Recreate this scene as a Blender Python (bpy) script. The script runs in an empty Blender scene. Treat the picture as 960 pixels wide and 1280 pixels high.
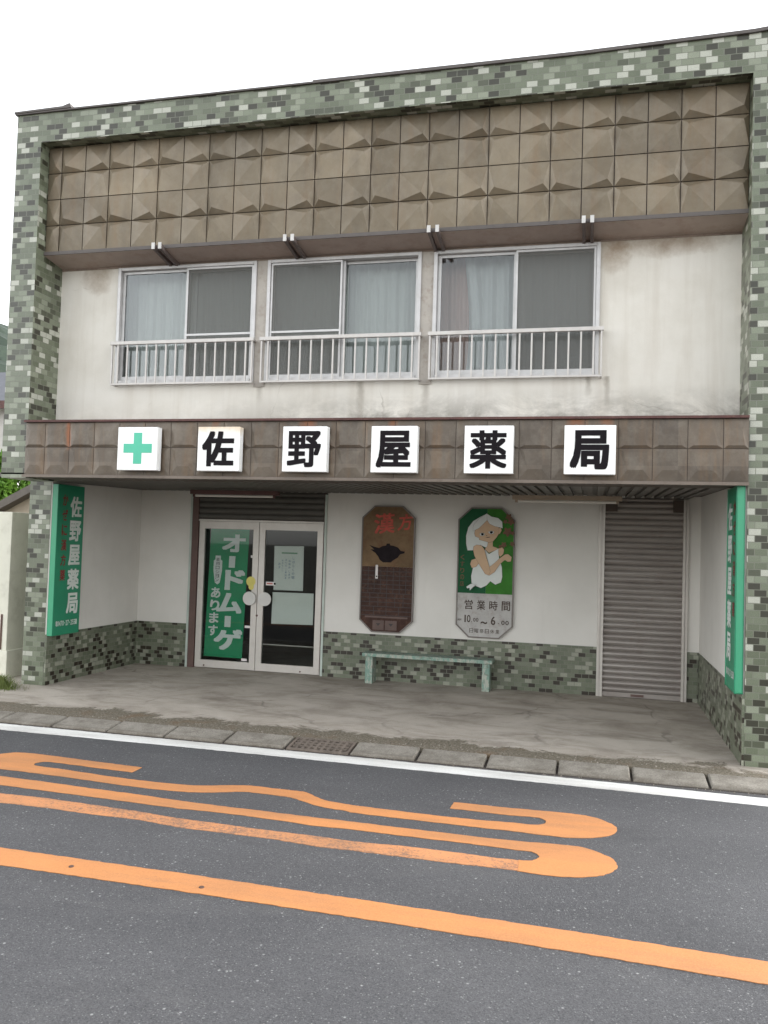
import bpy, bmesh, math, random
from mathutils import Vector, Matrix
from mathutils.geometry import tessellate_polygon
random.seed(7)
S = bpy.context.scene
COL = S.collection
R = math.radians

# ------------------------------------------------------------------ camera
cam = bpy.data.cameras.new("Camera")
camo = bpy.data.objects.new("Camera", cam)
COL.objects.link(camo)
S.camera = camo
cam.sensor_fit = 'HORIZONTAL'
cam.sensor_width = 36.0
cam.lens = 1049.37 / 960.0 * 36.0
cam.clip_start = 0.1
cam.clip_end = 2000
YAW, PITCH, ROLL = -0.24288, 0.038084, 0.030494
cy, sy = math.cos(YAW), math.sin(YAW)
cp, sp = math.cos(PITCH), math.sin(PITCH)
d_ = Vector((sy * cp, cy * cp, sp))
r_ = Vector((cy, -sy, 0))
u_ = r_.cross(d_)
rr = r_ * math.cos(ROLL) + u_ * math.sin(ROLL)
uu = u_ * math.cos(ROLL) - r_ * math.sin(ROLL)
camo.matrix_world = Matrix(((rr.x, uu.x, -d_.x, 4.5557), (rr.y, uu.y, -d_.y, -7.130),
                            (rr.z, uu.z, -d_.z, 1.65), (0, 0, 0, 1)))

# ------------------------------------------------------------------ overcast daylight
SUN_EL, SUN_AZ = R(24), R(66)          # azimuth measured clockwise from +Y
w = bpy.data.worlds.new("World")
S.world = w
w.use_nodes = True
nt = w.node_tree
bg = nt.nodes["Background"]
sky = nt.nodes.new("ShaderNodeTexSky")
sky.sky_type = 'NISHITA'
sky.sun_disc = False
sky.sun_elevation = SUN_EL
sky.sun_rotation = SUN_AZ
sky.air_density = 1.0
sky.dust_density = 1.0
sky.ozone_density = 1.0
hs = nt.nodes.new("ShaderNodeHueSaturation")
hs.inputs["Saturation"].default_value = 0.12
nt.links.new(sky.outputs[0], hs.inputs["Color"])
nt.links.new(hs.outputs[0], bg.inputs[0])
bg.inputs[1].default_value = 0.15

sun = bpy.data.lights.new("Sun", 'SUN')
sun.energy = 0.5
sun.angle = R(60)
sun.color = (1.0, 0.97, 0.93)
suno = bpy.data.objects.new("Sun", sun)
COL.objects.link(suno)
sd = Vector((math.sin(SUN_AZ) * math.cos(SUN_EL), math.cos(SUN_AZ) * math.cos(SUN_EL), math.sin(SUN_EL)))
suno.rotation_euler = sd.to_track_quat('Z', 'Y').to_euler()
suno.location = (4, -6, 12)

S.view_settings.view_transform = 'Standard'
S.view_settings.look = 'None'
S.view_settings.exposure = 2.05
S.view_settings.gamma = 1.0

# ------------------------------------------------------------------ material helpers
class NT:
    """tiny node-tree helper"""
    def __init__(s, name):
        s.m = bpy.data.materials.new(name)
        s.m.use_nodes = True
        s.t = s.m.node_tree
        s.b = s.t.nodes["Principled BSDF"]
        s.out = s.t.nodes["Material Output"]
    def n(s, kind, **kw):
        x = s.t.nodes.new("ShaderNode" + kind)
        for k, v in kw.items():
            setattr(x, k, v)
        return x
    def l(s, a, b):
        s.t.links.new(a, b)
    def val(s, sock, v):
        if hasattr(v, 'is_output'):
            s.l(v, sock)
        else:
            sock.default_value = v
    def uv(s):
        return s.n("TexCoord").outputs["UV"]
    def pos(s):
        return s.n("NewGeometry").outputs["Position"]
    def scaled(s, vec, sc):
        m = s.n("Mapping")
        m.inputs["Scale"].default_value = sc
        s.l(vec, m.inputs["Vector"])
        return m.outputs[0]
    def noise(s, vec, scale, detail=4, rough=0.6, dist=0.0):
        x = s.n("TexNoise")
        x.inputs["Scale"].default_value = scale
        x.inputs["Detail"].default_value = detail
        x.inputs["Roughness"].default_value = rough
        x.inputs["Distortion"].default_value = dist
        if vec is not None:
            s.l(vec, x.inputs["Vector"])
        return x.outputs["Fac"]
    def ramp(s, fac, stops, interp='LINEAR'):
        x = s.n("ValToRGB")
        cr = x.color_ramp
        cr.interpolation = interp
        while len(cr.elements) < len(stops):
            cr.elements.new(0.5)
        for e, (p, c) in zip(cr.elements, stops):
            e.position = p
            e.color = (c, c, c, 1) if not hasattr(c, '__len__') else (*c, 1)
        s.l(fac, x.inputs[0])
        return x.outputs[0]
    def mix(s, fac, a, b, mode='MIX'):
        x = s.n("Mix", data_type='RGBA', blend_type=mode)
        s.val(x.inputs[0], fac)
        for sock, v in ((x.inputs[6], a), (x.inputs[7], b)):
            if hasattr(v, 'is_output'):
                s.l(v, sock)
            else:
                sock.default_value = (*v, 1)
        return x.outputs[2]
    def math(s, op, a, b=0.0, c=None):
        x = s.n("Math", operation=op)
        s.val(x.inputs[0], a)
        s.val(x.inputs[1], b)
        if c is not None:
            s.val(x.inputs[2], c)
        return x.outputs[0]
    def maprange(s, v, a, b, c=0.0, d=1.0):
        x = s.n("MapRange")
        s.l(v, x.inputs[0])
        for i, q in enumerate((a, b, c, d)):
            x.inputs[i + 1].default_value = q
        return x.outputs[0]
    def sep(s, v):
        x = s.n("SeparateXYZ")
        s.l(v, x.inputs[0])
        return x.outputs
    def bump(s, h, strength=0.3, dist=0.01):
        x = s.n("Bump")
        x.inputs["Strength"].default_value = strength
        x.inputs["Distance"].default_value = dist
        s.l(h, x.inputs["Height"])
        s.l(x.outputs[0], s.b.inputs["Normal"])
    def set(s, color=None, rough=None, metal=None, spec=None):
        if color is not None:
            s.val(s.b.inputs["Base Color"], color if hasattr(color, 'is_output') else (*color, 1))
        if rough is not None:
            s.val(s.b.inputs["Roughness"], rough)
        if metal is not None:
            s.b.inputs["Metallic"].default_value = metal
        if spec is not None:
            s.b.inputs["Specular IOR Level"].default_value = spec
        return s

def plain(name, col, rough=0.6, var=0.12, scale=6.0, metal=0.0, bump=0.0, spec=None, grime=None, grime_amt=0.0):
    """one colour with patchy variation and optional grime blotches"""
    k = NT(name)
    p = k.pos()
    n = k.noise(p, scale, 5, 0.65)
    lo = tuple(c * (1 - var) for c in col)
    hi = tuple(min(1, c * (1 + var)) for c in col)
    c = k.ramp(n, [(0.3, lo), (0.7, hi)])
    if grime:
        g = k.ramp(k.noise(p, scale * 2.7, 6, 0.7), [(0.5, 0.0), (0.75, 1.0)])
        c = k.mix(k.math('MULTIPLY', g, grime_amt), c, grime)
    k.set(c, rough, metal, spec)
    if bump:
        k.bump(k.noise(p, 60, 4), bump, 0.004)
    return k.m

M = {}
def tile_mat(name, stops, bw, bh, mortar, rough=0.35, speck=0.25):
    k = NT(name)
    uv = k.uv()
    b = k.n("TexBrick")
    b.offset = 0.5
    b.offset_frequency = 2
    b.squash = 1.0
    k.l(uv, b.inputs["Vector"])
    b.inputs["Color1"].default_value = (0, 0, 0, 1)
    b.inputs["Color2"].default_value = (1, 1, 1, 1)
    b.inputs["Mortar"].default_value = (0.5, 0.5, 0.5, 1)
    b.inputs["Scale"].default_value = 1.0
    b.inputs["Mortar Size"].default_value = 0.0030
    b.inputs["Mortar Smooth"].default_value = 0.2
    b.inputs["Bias"].default_value = 0.0
    b.inputs["Brick Width"].default_value = bw
    b.inputs["Row Height"].default_value = bh
    c = k.ramp(b.outputs["Color"], stops, 'CONSTANT')
    sp_ = k.ramp(k.noise(uv, 190, 3, 0.7), [(0.35, 1 - speck), (0.65, 1 + speck)])
    c = k.mix(1.0, c, sp_, 'MULTIPLY')
    dirt = k.ramp(k.noise(k.pos(), 1.6, 6, 0.7), [(0.3, 0.82), (0.7, 1.08)])
    c = k.mix(1.0, c, dirt, 'MULTIPLY')
    c = k.mix(b.outputs["Fac"], c, mortar)
    k.set(c, rough)
    wob = k.math('MULTIPLY', k.noise(uv, 14, 2), 0.35)
    h = k.math('ADD', k.math('SUBTRACT', 1.0, b.outputs["Fac"]), wob)
    k.bump(h, 0.5, 0.003)
    return k.m

M['tile_front'] = tile_mat('tile_front', [(0.0, (.034, .034, .021)), (0.14, (.068, .076, .048)), (0.25, (.112, .130, .084)), (0.42, (.142, .163, .110)),
                                          (0.62, (.178, .202, .141)), (0.76, (.225, .248, .182)), (0.86, (.41, .42, .355))], .0935, .0535, (.15, .158, .12))
M['tile_dado'] = tile_mat('tile_dado', [(0.0, (.026, .020, .012)), (0.22, (.115, .134, .088)), (0.45, (.138, .156, .106)), (0.68, (.155, .172, .122)),
                                        (0.86, (.27, .28, .22))], .080, .048, (.16, .165, .13))

def stucco():
    k = NT('stucco')
    p = k.pos()
    x, y, z = k.sep(p)
    big = k.noise(p, 1.1, 6, 0.65)
    c = k.ramp(big, [(0.25, (.56, .53, .465)), (0.5, (.66, .635, .575)), (0.75, (.71, .69, .64))])
    streak = k.noise(k.scaled(p, (7, 7, 0.5)), 1.0, 5, 0.6)
    c = k.mix(k.math('MULTIPLY', k.ramp(streak, [(0.48, 0), (0.72, 1)]), 0.36), c, (.45, .40, .33))
    v = k.n("TexVoronoi", feature='DISTANCE_TO_EDGE')
    v.inputs["Scale"].default_value = 1.1
    wq = k.n("TexNoise")
    wq.inputs["Scale"].default_value = 3
    wq.inputs["Detail"].default_value = 6
    k.l(p, wq.inputs["Vector"])
    k.l(k.mix(.25, p, wq.outputs["Color"]), v.inputs["Vector"])
    ck = k.math('MULTIPLY', k.maprange(v.outputs["Distance"], .006, .002), k.ramp(k.noise(p, 1.3, 3), [(.5, 0), (.6, 1)]))
    c = k.mix(k.math('MULTIPLY', ck, .4), c, (.25, .22, .18))
    # grey mould blooming along the foot of the wall
    m = k.math('MULTIPLY', k.maprange(z, 3.10, 2.78), k.maprange(x, 0.6, 2.4, 0.25, 1.0))
    m = k.math('MULTIPLY', m, k.ramp(k.noise(k.scaled(p, (1, 1, 1.6)), 1.9, 8, 0.75, 0.4), [(0.34, 0), (0.56, 1)]))
    c = k.mix(k.math('MULTIPLY', m, 0.95), c, (.22, .21, .185))
    # brown water stains at the two upper corners
    for cx, cz, rx, rz in ((-.42, 4.30, .20, .2), (5.15, 4.36, .55, .16), (4.70, 4.28, .16, .2), (1.39, 4.25, .1, .3), (3.03, 4.22, .1, .35)):
        dx = k.math('POWER', k.math('DIVIDE', k.math('SUBTRACT', x, cx), rx), 2)
        dz = k.math('POWER', k.math('DIVIDE', k.math('SUBTRACT', z, cz), rz), 2)
        dd = k.math('SUBTRACT', 1.0, k.math('ADD', dx, dz))
        mm = k.math('ADD', dd, k.math('MULTIPLY', k.math('SUBTRACT', k.noise(p, 5, 6, 0.7), 0.5), 2.0))
        mm = k.maprange(mm, 0.0, 1.2)
        c = k.mix(k.math('MULTIPLY', mm, 0.75), c, (.24, .17, .11))
    # dark drip streaks under the ends of the windows
    for cx, wd, z0, z1 in ((2.42, .045, 2.76, 3.14), (3.04, .05, 2.74, 3.15), (4.66, .035, 2.78, 3.15), (4.50, .03, 2.98, 3.15), (1.40, .04, 2.95, 3.15)):
        ax = k.math('ABSOLUTE', k.math('SUBTRACT', k.math('ADD', x, k.math('MULTIPLY', k.math('SUBTRACT', k.noise(p, 9, 3), .5), .06)), cx))
        mm = k.math('MULTIPLY', k.maprange(ax, wd, wd * .25), k.math('MULTIPLY', k.maprange(z, z0, z1, .1, 1.), k.math('LESS_THAN', z, z1 + .03)))
        c = k.mix(k.math('MULTIPLY', mm, 0.55), c, (.22, .19, .15))
    k.set(c, 0.9, spec=0.2)
    k.bump(k.noise(p, 90, 4, 0.7), 0.25, 0.004)
    return k.m
M['stucco'] = stucco()

def plaster():
    k = NT('plaster')
    p = k.pos()
    c = k.ramp(k.noise(p, 1.3, 6, 0.6), [(0.3, (.60, .582, .54)), (0.7, (.68, .662, .62))])
    st = k.ramp(k.noise(k.scaled(p, (5, 5, .6)), 1.0, 6, 0.7), [(0.55, 0), (0.8, 1)])
    c = k.mix(k.math('MULTIPLY', st, .18), c, (.42, .39, .34))
    k.set(c, 0.85, spec=0.25)
    k.bump(k.noise(p, 70, 4), 0.12, 0.003)
    return k.m
M['plaster'] = plaster()

def bronze(name, a, b, rust, rusty=()):
    k = NT(name)
    p = k.pos()
    n = k.noise(p, 1.7, 6, 0.65)
    c = k.ramp(n, [(0.3, a), (0.7, b)])
    x, y, z = k.sep(p)
    # every pressed sheet (two by two squares) has weathered to its own tone
    cx = k.n("CombineXYZ")
    k.l(k.math('FLOOR', k.math('DIVIDE', k.math('ADD', x, 6.055), .5368)), cx.inputs[0])
    k.l(k.math('FLOOR', k.math('DIVIDE', k.math('SUBTRACT', z, 4.476), .532)), cx.inputs[2])
    wn = k.n("TexWhiteNoise")
    k.l(cx.outputs[0], wn.inputs["Vector"])
    c = k.mix(1.0, c, k.ramp(wn.outputs["Value"], [(0, .80), (1, 1.16)]), 'MULTIPLY')
    st = k.noise(k.scaled(p, (9, 9, .7)), 1.0, 5, 0.65)
    c = k.mix(k.math('MULTIPLY', k.ramp(st, [(0.5, 0), (0.8, 1)]), rust), c, (.17, .092, .036))
    ch = k.ramp(k.noise(p, 7, 6, 0.75), [(0.45, 0), (0.7, 1)])
    c = k.mix(k.math('MULTIPLY', ch, .22), c, (.27, .245, .20))
    dk = k.ramp(k.noise(k.scaled(p, (2, 2, 1)), 2.0, 6, 0.75), [(0.5, 0), (0.72, 1)])
    c = k.mix(k.math('MULTIPLY', dk, .35), c, (.06, .05, .04))
    for rx, rw, z0, z1, amt in rusty:
        jit = k.math('MULTIPLY', k.math('SUBTRACT', k.noise(k.scaled(p, (6, 6, 2)), 1.5, 5, .7), .5), .10)
        d = k.math('ABSOLUTE', k.math('SUBTRACT', k.math('ADD', x, jit), rx))
        mm = k.math('MULTIPLY', k.maprange(d, rw, rw * .3), k.maprange(z, z0, z1))
        c = k.mix(k.math('MULTIPLY', mm, amt), c, (.22, .075, .025))
    k.set(c, k.ramp(k.noise(p, 5, 5, .7), [(.3, .30), (.7, .52)]), 0.25, 0.5)
    k.bump(k.noise(p, 40, 3), 0.05, 0.003)
    return k.m
M['cladding'] = bronze('cladding', (.138, .110, .073), (.200, .163, .110), .42)
M['fascia'] = bronze('fascia', (.080, .062, .046), (.118, .094, .070), .6, ((-.355, .035, 2.45, 2.52, .85), (2.07, .10, 2.60, 2.72, .8), (2.86, .05, 2.62, 2.72, .7), (4.42, .10, 2.62, 2.72, .75), (4.66, .07, 2.63, 2.72, .7), (1.18, .05, 2.63, 2.72, .5)))
M['groove'] = plain('groove', (.075, .055, .042), .7)
M['trim_grey'] = plain('trim_grey', (.10, .088, .082), .7)
M['trim_brown'] = plain('trim_brown', (.15, .12, .095), .5, grime=(.08, .05, .03), grime_amt=.6)
M['flashing'] = plain('flashing', (.075, .024, .020), .6, .3, 9, grime=(.16, .09, .06), grime_amt=.5)
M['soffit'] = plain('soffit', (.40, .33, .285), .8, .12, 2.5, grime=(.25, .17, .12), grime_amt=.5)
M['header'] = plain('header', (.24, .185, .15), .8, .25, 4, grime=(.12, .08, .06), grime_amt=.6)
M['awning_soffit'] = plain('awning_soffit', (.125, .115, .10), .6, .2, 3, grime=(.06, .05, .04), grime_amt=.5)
M['aluminium'] = plain('aluminium', (.47, .465, .46), .42, .1, 5, metal=.35, grime=(.25, .22, .18), grime_amt=.3)
M['mullion'] = plain('mullion', (.40, .37, .33), .8, .12, 5, grime=(.2, .15, .11), grime_amt=.6)
M['steel'] = plain('steel', (.50, .48, .455), .45, .08, 8, metal=.2, grime=(.3, .24, .19), grime_amt=.25)
M['bracket'] = plain('bracket', (.16, .13, .12), .5, .12, 8, metal=.2)
M['bracket_cap'] = plain('bracket_cap', (.55, .54, .52), .5, .1, 8)
M['door_alu'] = plain('door_alu', (.52, .49, .45), .42, .06, 4, metal=.25, grime=(.3, .26, .22), grime_amt=.25)
M['jamb_brown'] = plain('jamb_brown', (.11, .065, .055), .6, .15)
M['jamb_green'] = plain('jamb_green', (.42, .48, .43), .55, .1)
M['plate'] = plain('plate', (.56, .55, .52), .5, .04)
M['shutter_dark'] = plain('shutter_dark', (.085, .08, .07), .55, .15)
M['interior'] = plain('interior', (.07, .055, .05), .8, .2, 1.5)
M['body'] = plain('body', (.45, .44, .41), .9, .12, 1.5)
M['roof_deck'] = plain('roof_deck', (.3, .3, .3), .9)
def acrylic(name, aged):
    k = NT(name)
    p = k.pos()
    x, y, z = k.sep(p)
    c = k.ramp(k.noise(p, 3, 5, .6), [(.3, (.83, .84, .82)), (.7, (.88, .89, .88))])
    if aged:
        m = k.math('ADD', k.maprange(z, 2.56, 2.67), k.math('MULTIPLY', k.math('SUBTRACT', k.noise(p, 7, 6, .7), .5), 1.1))
        c = k.mix(k.math('MULTIPLY', k.maprange(m, .2, 1.0), .75), c, (.62, .45, .24))
    st = k.ramp(k.noise(k.scaled(p, (16, 16, 1.5)), 1.0, 5, .7), [(.55, 0), (.8, 1)])
    c = k.mix(k.math('MULTIPLY', st, .22), c, (.5, .46, .40))
    k.set(c, .3)
    return k.m
M['sign_white'] = acrylic('sign_white', False)
M['sign_yellowed'] = acrylic('sign_yellowed', True)
M['ink'] = plain('ink', (.008, .006, .008), .7, .1, spec=.15)
M['cross_green'] = plain('cross_green', (.06, .46, .30), .4, .05)
M['sign_green'] = plain('sign_green', (.018, .22, .115), .35, .1, 2)
M['sign_edge'] = plain('sign_edge', (.042, .29, .155), .4, .06, 3)
M['banner_white'] = plain('banner_white', (.78, .82, .80), .7, .04)
M['letter_white'] = plain('letter_white', (.62, .66, .62), .5, .05)
M['letter_red'] = plain('letter_red', (.22, .018, .022), .5, .15, 12)
M['banner_green'] = plain('banner_green', (.014, .30, .13), .8, .1, 2)
M['paper'] = plain('paper', (.70, .73, .69), .8, .03)
M['ink_blue'] = plain('ink_blue', (.12, .2, .33), .7)
M['ink_green'] = plain('ink_green', (.2, .36, .24), .7)
M['sticker_yellow'] = plain('sticker_yellow', (.62, .55, .14), .6)
M['sticker_white'] = plain('sticker_white', (.7, .66, .64), .6)
M['sticker_red'] = plain('sticker_red', (.5, .12, .1), .6)
M['lamp_body'] = plain('lamp_body', (.10, .045, .04), .6, .2)
M['lamp_pale'] = plain('lamp_pale', (.62, .60, .55), .5, .05)
M['lamp_tan'] = plain('lamp_tan', (.34, .27, .20), .6, .12)
M['panel_frame'] = plain('panel_frame', (.16, .14, .125), .5, .1)

def shutter():
    k = NT('shutter_metal')
    p = k.pos()
    x, y, z = k.sep(p)
    c = k.ramp(k.noise(k.scaled(p, (1.2, 1, 9)), 1.0, 5, .6), [(0.3, (.24, .212, .192)), (0.7, (.345, .315, .29))])
    g = k.ramp(k.noise(k.scaled(p, (5, 5, 13)), 1.0, 6, .7), [(0.56, 0), (0.72, 1)])
    c = k.mix(k.math('MULTIPLY', g, .45), c, (.15, .10, .085))
    k.set(c, .45, .25)
    return k.m
M['shutter'] = shutter()

def glass(name, tint, boost):
    k = NT(name)
    tr = k.n("BsdfTransparent")
    tr.inputs[0].default_value = (*tint, 1)
    gl = k.n("BsdfGlossy")
    gl.inputs["Roughness"].default_value = 0.02
    fr = k.n("Fresnel")
    fr.inputs[0].default_value = 1.5
    mx = k.n("MixShader")
    k.l(k.math('MULTIPLY', fr.outputs[0], boost), mx.inputs[0])
    k.l(tr.outputs[0], mx.inputs[1])
    k.l(gl.outputs[0], mx.inputs[2])
    k.l(mx.outputs[0], k.out.inputs[0])
    return k.m
M['glass'] = glass('glass', (.86, .89, .89), 1.2)
M['door_glass'] = glass('door_glass', (.86, .88, .87), 0.55)

def screen():
    k = NT('insect_screen')
    tr = k.n("BsdfTransparent")
    df = k.n("BsdfDiffuse")
    df.inputs[0].default_value = (.175, .175, .165, 1)
    mx = k.n("MixShader")
    mx.inputs[0].default_value = 0.62
    k.l(tr.outputs[0], mx.inputs[1])
    k.l(df.outputs[0], mx.inputs[2])
    k.l(mx.outputs[0], k.out.inputs[0])
    return k.m
M['screen'] = screen()

def curtain(name, col):
    k = NT(name)
    p = k.pos()
    c = k.ramp(k.noise(k.scaled(p, (14, 1, 1.2)), 1.0, 4, .6), [(.3, tuple(v * .92 for v in col)), (.7, col)])
    k.set(c, .95, spec=.1)
    return k.m
M['curtain_blue'] = curtain('curtain_blue', (.58, .575, .55))
M['curtain_white'] = curtain('curtain_white', (.62, .61, .60))
M['curtain_grey'] = curtain('curtain_grey', (.58, .60, .55))
M['curtain_pink'] = curtain('curtain_pink', (.52, .36, .32))

def asphalt():
    k = NT('asphalt')
    p = k.pos()
    c = k.ramp(k.noise(p, .9, 5, .6), [(.3, (.072, .072, .076)), (.7, (.091, .091, .095))])
    fine = k.noise(p, 130, 4, .75)
    c = k.mix(1.0, c, k.ramp(fine, [(.3, .55), (.5, 1.0), (.72, 1.5)]), 'MULTIPLY')
    for sc_, thr, amt, tone in ((150, .62, .6, (.30, .30, .30)), (85, .70, .75, (.38, .38, .37)), (48, .93, .85, (.46, .46, .45))):
        v = k.n("TexVoronoi")
        v.inputs["Scale"].default_value = sc_
        k.l(p, v.inputs["Vector"])
        wn = k.n("TexWhiteNoise")
        k.l(v.outputs["Position"], wn.inputs["Vector"])
        pick = k.maprange(wn.outputs["Value"], thr, 1.0)
        dot = k.math('MULTIPLY', k.maprange(v.outputs["Distance"], .36, .12), k.math('POWER', pick, .6))
        dot = k.math('MULTIPLY', dot, k.ramp(k.noise(p, 2.5, 4), [(.3, .45), (.7, 1.0)]))
        c = k.mix(k.math('MULTIPLY', dot, amt), c, tone)
    v2 = k.n("TexVoronoi")
    v2.inputs["Scale"].default_value = 95
    k.l(p, v2.inputs["Vector"])
    wn2 = k.n("TexWhiteNoise")
    k.l(v2.outputs["Position"], wn2.inputs["Vector"])
    dk = k.math('MULTIPLY', k.maprange(v2.outputs["Distance"], .4, .2), k.math('GREATER_THAN', wn2.outputs["Value"], .8))
    c = k.mix(k.math('MULTIPLY', dk, .6), c, (.03, .03, .033))
    tr = k.ramp(k.noise(k.scaled(p, (.12, 1.6, 1)), 1.0, 4, .6), [(.35, .94), (.65, 1.06)])
    c = k.mix(1.0, c, tr, 'MULTIPLY')
    oil = k.ramp(k.noise(k.scaled(p, (.8, 2.0, 1)), 1.0, 6, .7), [(.60, 0), (.74, 1)])
    c = k.mix(k.math('MULTIPLY', oil, .35), c, (.045, .044, .045))
    pale = k.ramp(k.noise(k.scaled(p, (.5, 1.4, 1)), 1.7, 7, .75), [(.55, 0), (.75, 1)])
    c = k.mix(k.math('MULTIPLY', pale, .3), c, (.15, .148, .145))
    # dark grit and dust gathered along the gutter
    x, y, z = k.sep(p)
    g = k.math('MULTIPLY', k.maprange(y, -.66, -.60), k.ramp(k.noise(p, 14, 5, .7), [(.35, 0), (.6, 1)]))
    c = k.mix(k.math('MULTIPLY', g, .7), c, (.10, .085, .065))
    k.set(c, .85, spec=.3)
    k.bump(fine, .6, .006)
    return k.m, c
M['asphalt'] = asphalt()[0]

def paint(name, col, wear_lo, wear_hi, wear):
    k = NT(name)
    p = k.pos()
    c = k.ramp(k.noise(p, 3, 5, .65), [(.3, tuple(v * .9 for v in col)), (.7, col)])
    n1 = k.noise(p, 55, 7, .8)
    n2 = k.noise(p, 3.5, 4, .6)
    ww = k.math('ADD', k.math('MULTIPLY', n1, .65), k.math('MULTIPLY', n2, .35))
    wm = k.ramp(ww, [(wear_lo, 1), (wear_hi, 0)])
    c = k.mix(k.math('MULTIPLY', wm, wear), c, (.10, .095, .092))
    dirt = k.ramp(k.noise(k.scaled(p, (.5, 2.5, 1)), 1.6, 6, .7), [(.42, 0), (.72, 1)])
    c = k.mix(k.math('MULTIPLY', dirt, .4), c, (.16, .12, .09))
    sp_ = k.ramp(k.noise(p, 140, 3, .7), [(.3, .86), (.7, 1.1)])
    c = k.mix(1.0, c, sp_, 'MULTIPLY')
    k.set(c, .75, spec=.3)
    k.bump(k.noise(p, 130, 4, .75), .3, .004)
    return k.m
M['paint_white'] = paint('paint_white', (.80, .80, .77), .28, .38, .6)
M['paint_orange'] = paint('paint_orange', (.60, .26, .098), .31, .41, .65)
M['paint_orange_worn'] = paint('paint_orange_worn', (.60, .27, .12), .43, .52, .75)

def concrete():
    k = NT('concrete')
    p = k.pos()
    x, y, z = k.sep(p)
    c = k.ramp(k.noise(p, 1.4, 7, .65, .5), [(.28, (.31, .272, .228)), (.5, (.465, .418, .358)), (.72, (.56, .512, .45))])
    st = k.ramp(k.noise(k.scaled(p, (1.1, 2.6, 1)), 1.3, 7, .72, .8), [(.48, 0), (.68, 1)])
    c = k.mix(k.math('MULTIPLY', st, .52), c, (.15, .122, .095))
    # hairline cracks
    v = k.n("TexVoronoi", feature='DISTANCE_TO_EDGE')
    v.inputs["Scale"].default_value = .75
    wq = k.n("TexNoise")
    wq.inputs["Scale"].default_value = 4
    wq.inputs["Detail"].default_value = 6
    k.l(p, wq.inputs["Vector"])
    k.l(k.mix(.22, p, wq.outputs["Color"]), v.inputs["Vector"])
    ck = k.math('MULTIPLY', k.maprange(v.outputs["Distance"], .012, .003), k.ramp(k.noise(p, 1.7, 3), [(.45, 0), (.6, 1)]))
    c = k.mix(k.math('MULTIPLY', ck, .35), c, (.07, .06, .05))
    # worn, gravelly strip behind the kerb
    edge = k.math('ADD', y, k.math('MULTIPLY', k.math('SUBTRACT', k.noise(p, 1.9, 8, .78, .6), .5), 1.1))
    edge = k.math('ADD', edge, k.maprange(x, 2.5, 4.5, 0.0, .12))
    em = k.maprange(edge, .06, -.01)
    n3 = k.noise(p, 48, 7, .85)
    rough_c = k.ramp(n3, [(.36, (.055, .048, .036)), (.48, (.15, .132, .10)), (.58, (.25, .22, .172)), (.68, (.46, .42, .35))])
    rough_c = k.mix(k.math('MULTIPLY', k.ramp(k.noise(p, 2.8, 5), [(.55, 0), (.7, 1)]), .4), rough_c, (.19, .10, .045))
    c = k.mix(em, c, rough_c)
    gr = k.ramp(k.noise(p, 150, 3, .7), [(.3, .78), (.7, 1.15)])
    c = k.mix(1.0, c, gr, 'MULTIPLY')
    k.set(c, .9, spec=.2)
    hh = k.math('ADD', k.math('MULTIPLY', k.noise(p, 60, 5, .7), .4), k.math('MULTIPLY', k.math('MULTIPLY', n3, em), 1.3))
    k.bump(hh, .5, .008)
    return k.m
M['concrete'] = concrete()

def kerb_mat():
    k = NT('kerb_stone')
    p = k.pos()
    c = k.ramp(k.noise(p, 2.2, 6, .65), [(.3, (.215, .198, .17)), (.7, (.31, .288, .25))])
    c = k.mix(1.0, c, k.ramp(k.noise(p, 95, 4, .8), [(.3, .6), (.5, 1.0), (.7, 1.35)]), 'MULTIPLY')
    d = k.ramp(k.noise(p, 6, 7, .75), [(.46, 0), (.66, 1)])
    c = k.mix(k.math('MULTIPLY', d, .55), c, (.10, .085, .065))
    x, y, z = k.sep(p)
    foot = k.math('MULTIPLY', k.maprange(y, -.53, -.59), k.ramp(k.noise(p, 11, 5, .7), [(.3, .3), (.6, 1)]))
    c = k.mix(k.math('MULTIPLY', foot, .6), c, (.09, .075, .058))
    k.set(c, .95, spec=.2)
    k.bump(k.noise(p, 95, 4, .8), .6, .006)
    return k.m
M['kerb'] = kerb_mat()
def grit():
    k = NT('grit')
    c = k.ramp(k.noise(k.pos(), 40, 2), [(.3, (.09, .075, .058)), (.5, (.22, .19, .155)), (.7, (.42, .39, .34))])
    k.set(c, .95, spec=.2)
    return k.m
M['grit'] = grit()
M['joint'] = plain('joint', (.055, .045, .038), .95)
M['grate'] = plain('grate', (.15, .122, .10), .8, .3, 14)
M['ground'] = plain('ground', (.13, .125, .10), .95, .3, .4)
M['boundary'] = plain('boundary', (.66, .65, .55), .85, .1, 1.6, grime=(.3, .28, .2), grime_amt=.4)
M['rust'] = plain('rust', (.10, .055, .04), .8)
M['shed_wall'] = plain('shed_wall', (.42, .36, .28), .9, .12)
M['shed_roof'] = plain('shed_roof', (.13, .115, .10), .8, .2, 5)
M['slate'] = plain('slate', (.11, .115, .13), .7, .12, 3)
M['house_wall'] = plain('house_wall', (.5, .48, .46), .9, .1)
M['bench_paint'] = None

def bench():
    k = NT('bench_paint')
    p = k.pos()
    c = k.ramp(k.noise(p, 6, 5, .65), [(.3, (.15, .25, .205)), (.7, (.235, .345, .29))])
    w1 = k.ramp(k.noise(k.scaled(p, (14, 14, 5)), 1.6, 7, .75), [(.47, 0), (.56, 1)])
    c = k.mix(k.math('MULTIPLY', w1, .8), c, (.44, .43, .37))
    w2 = k.ramp(k.noise(p, 24, 6, .75), [(.53, 0), (.62, 1)])
    c = k.mix(k.math('MULTIPLY', w2, .6), c, (.13, .10, .08))
    k.set(c, .8, spec=.25)
    k.bump(k.noise(p, 70, 4), .3, .003)
    return k.m
M['bench_paint'] = bench()

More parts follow.
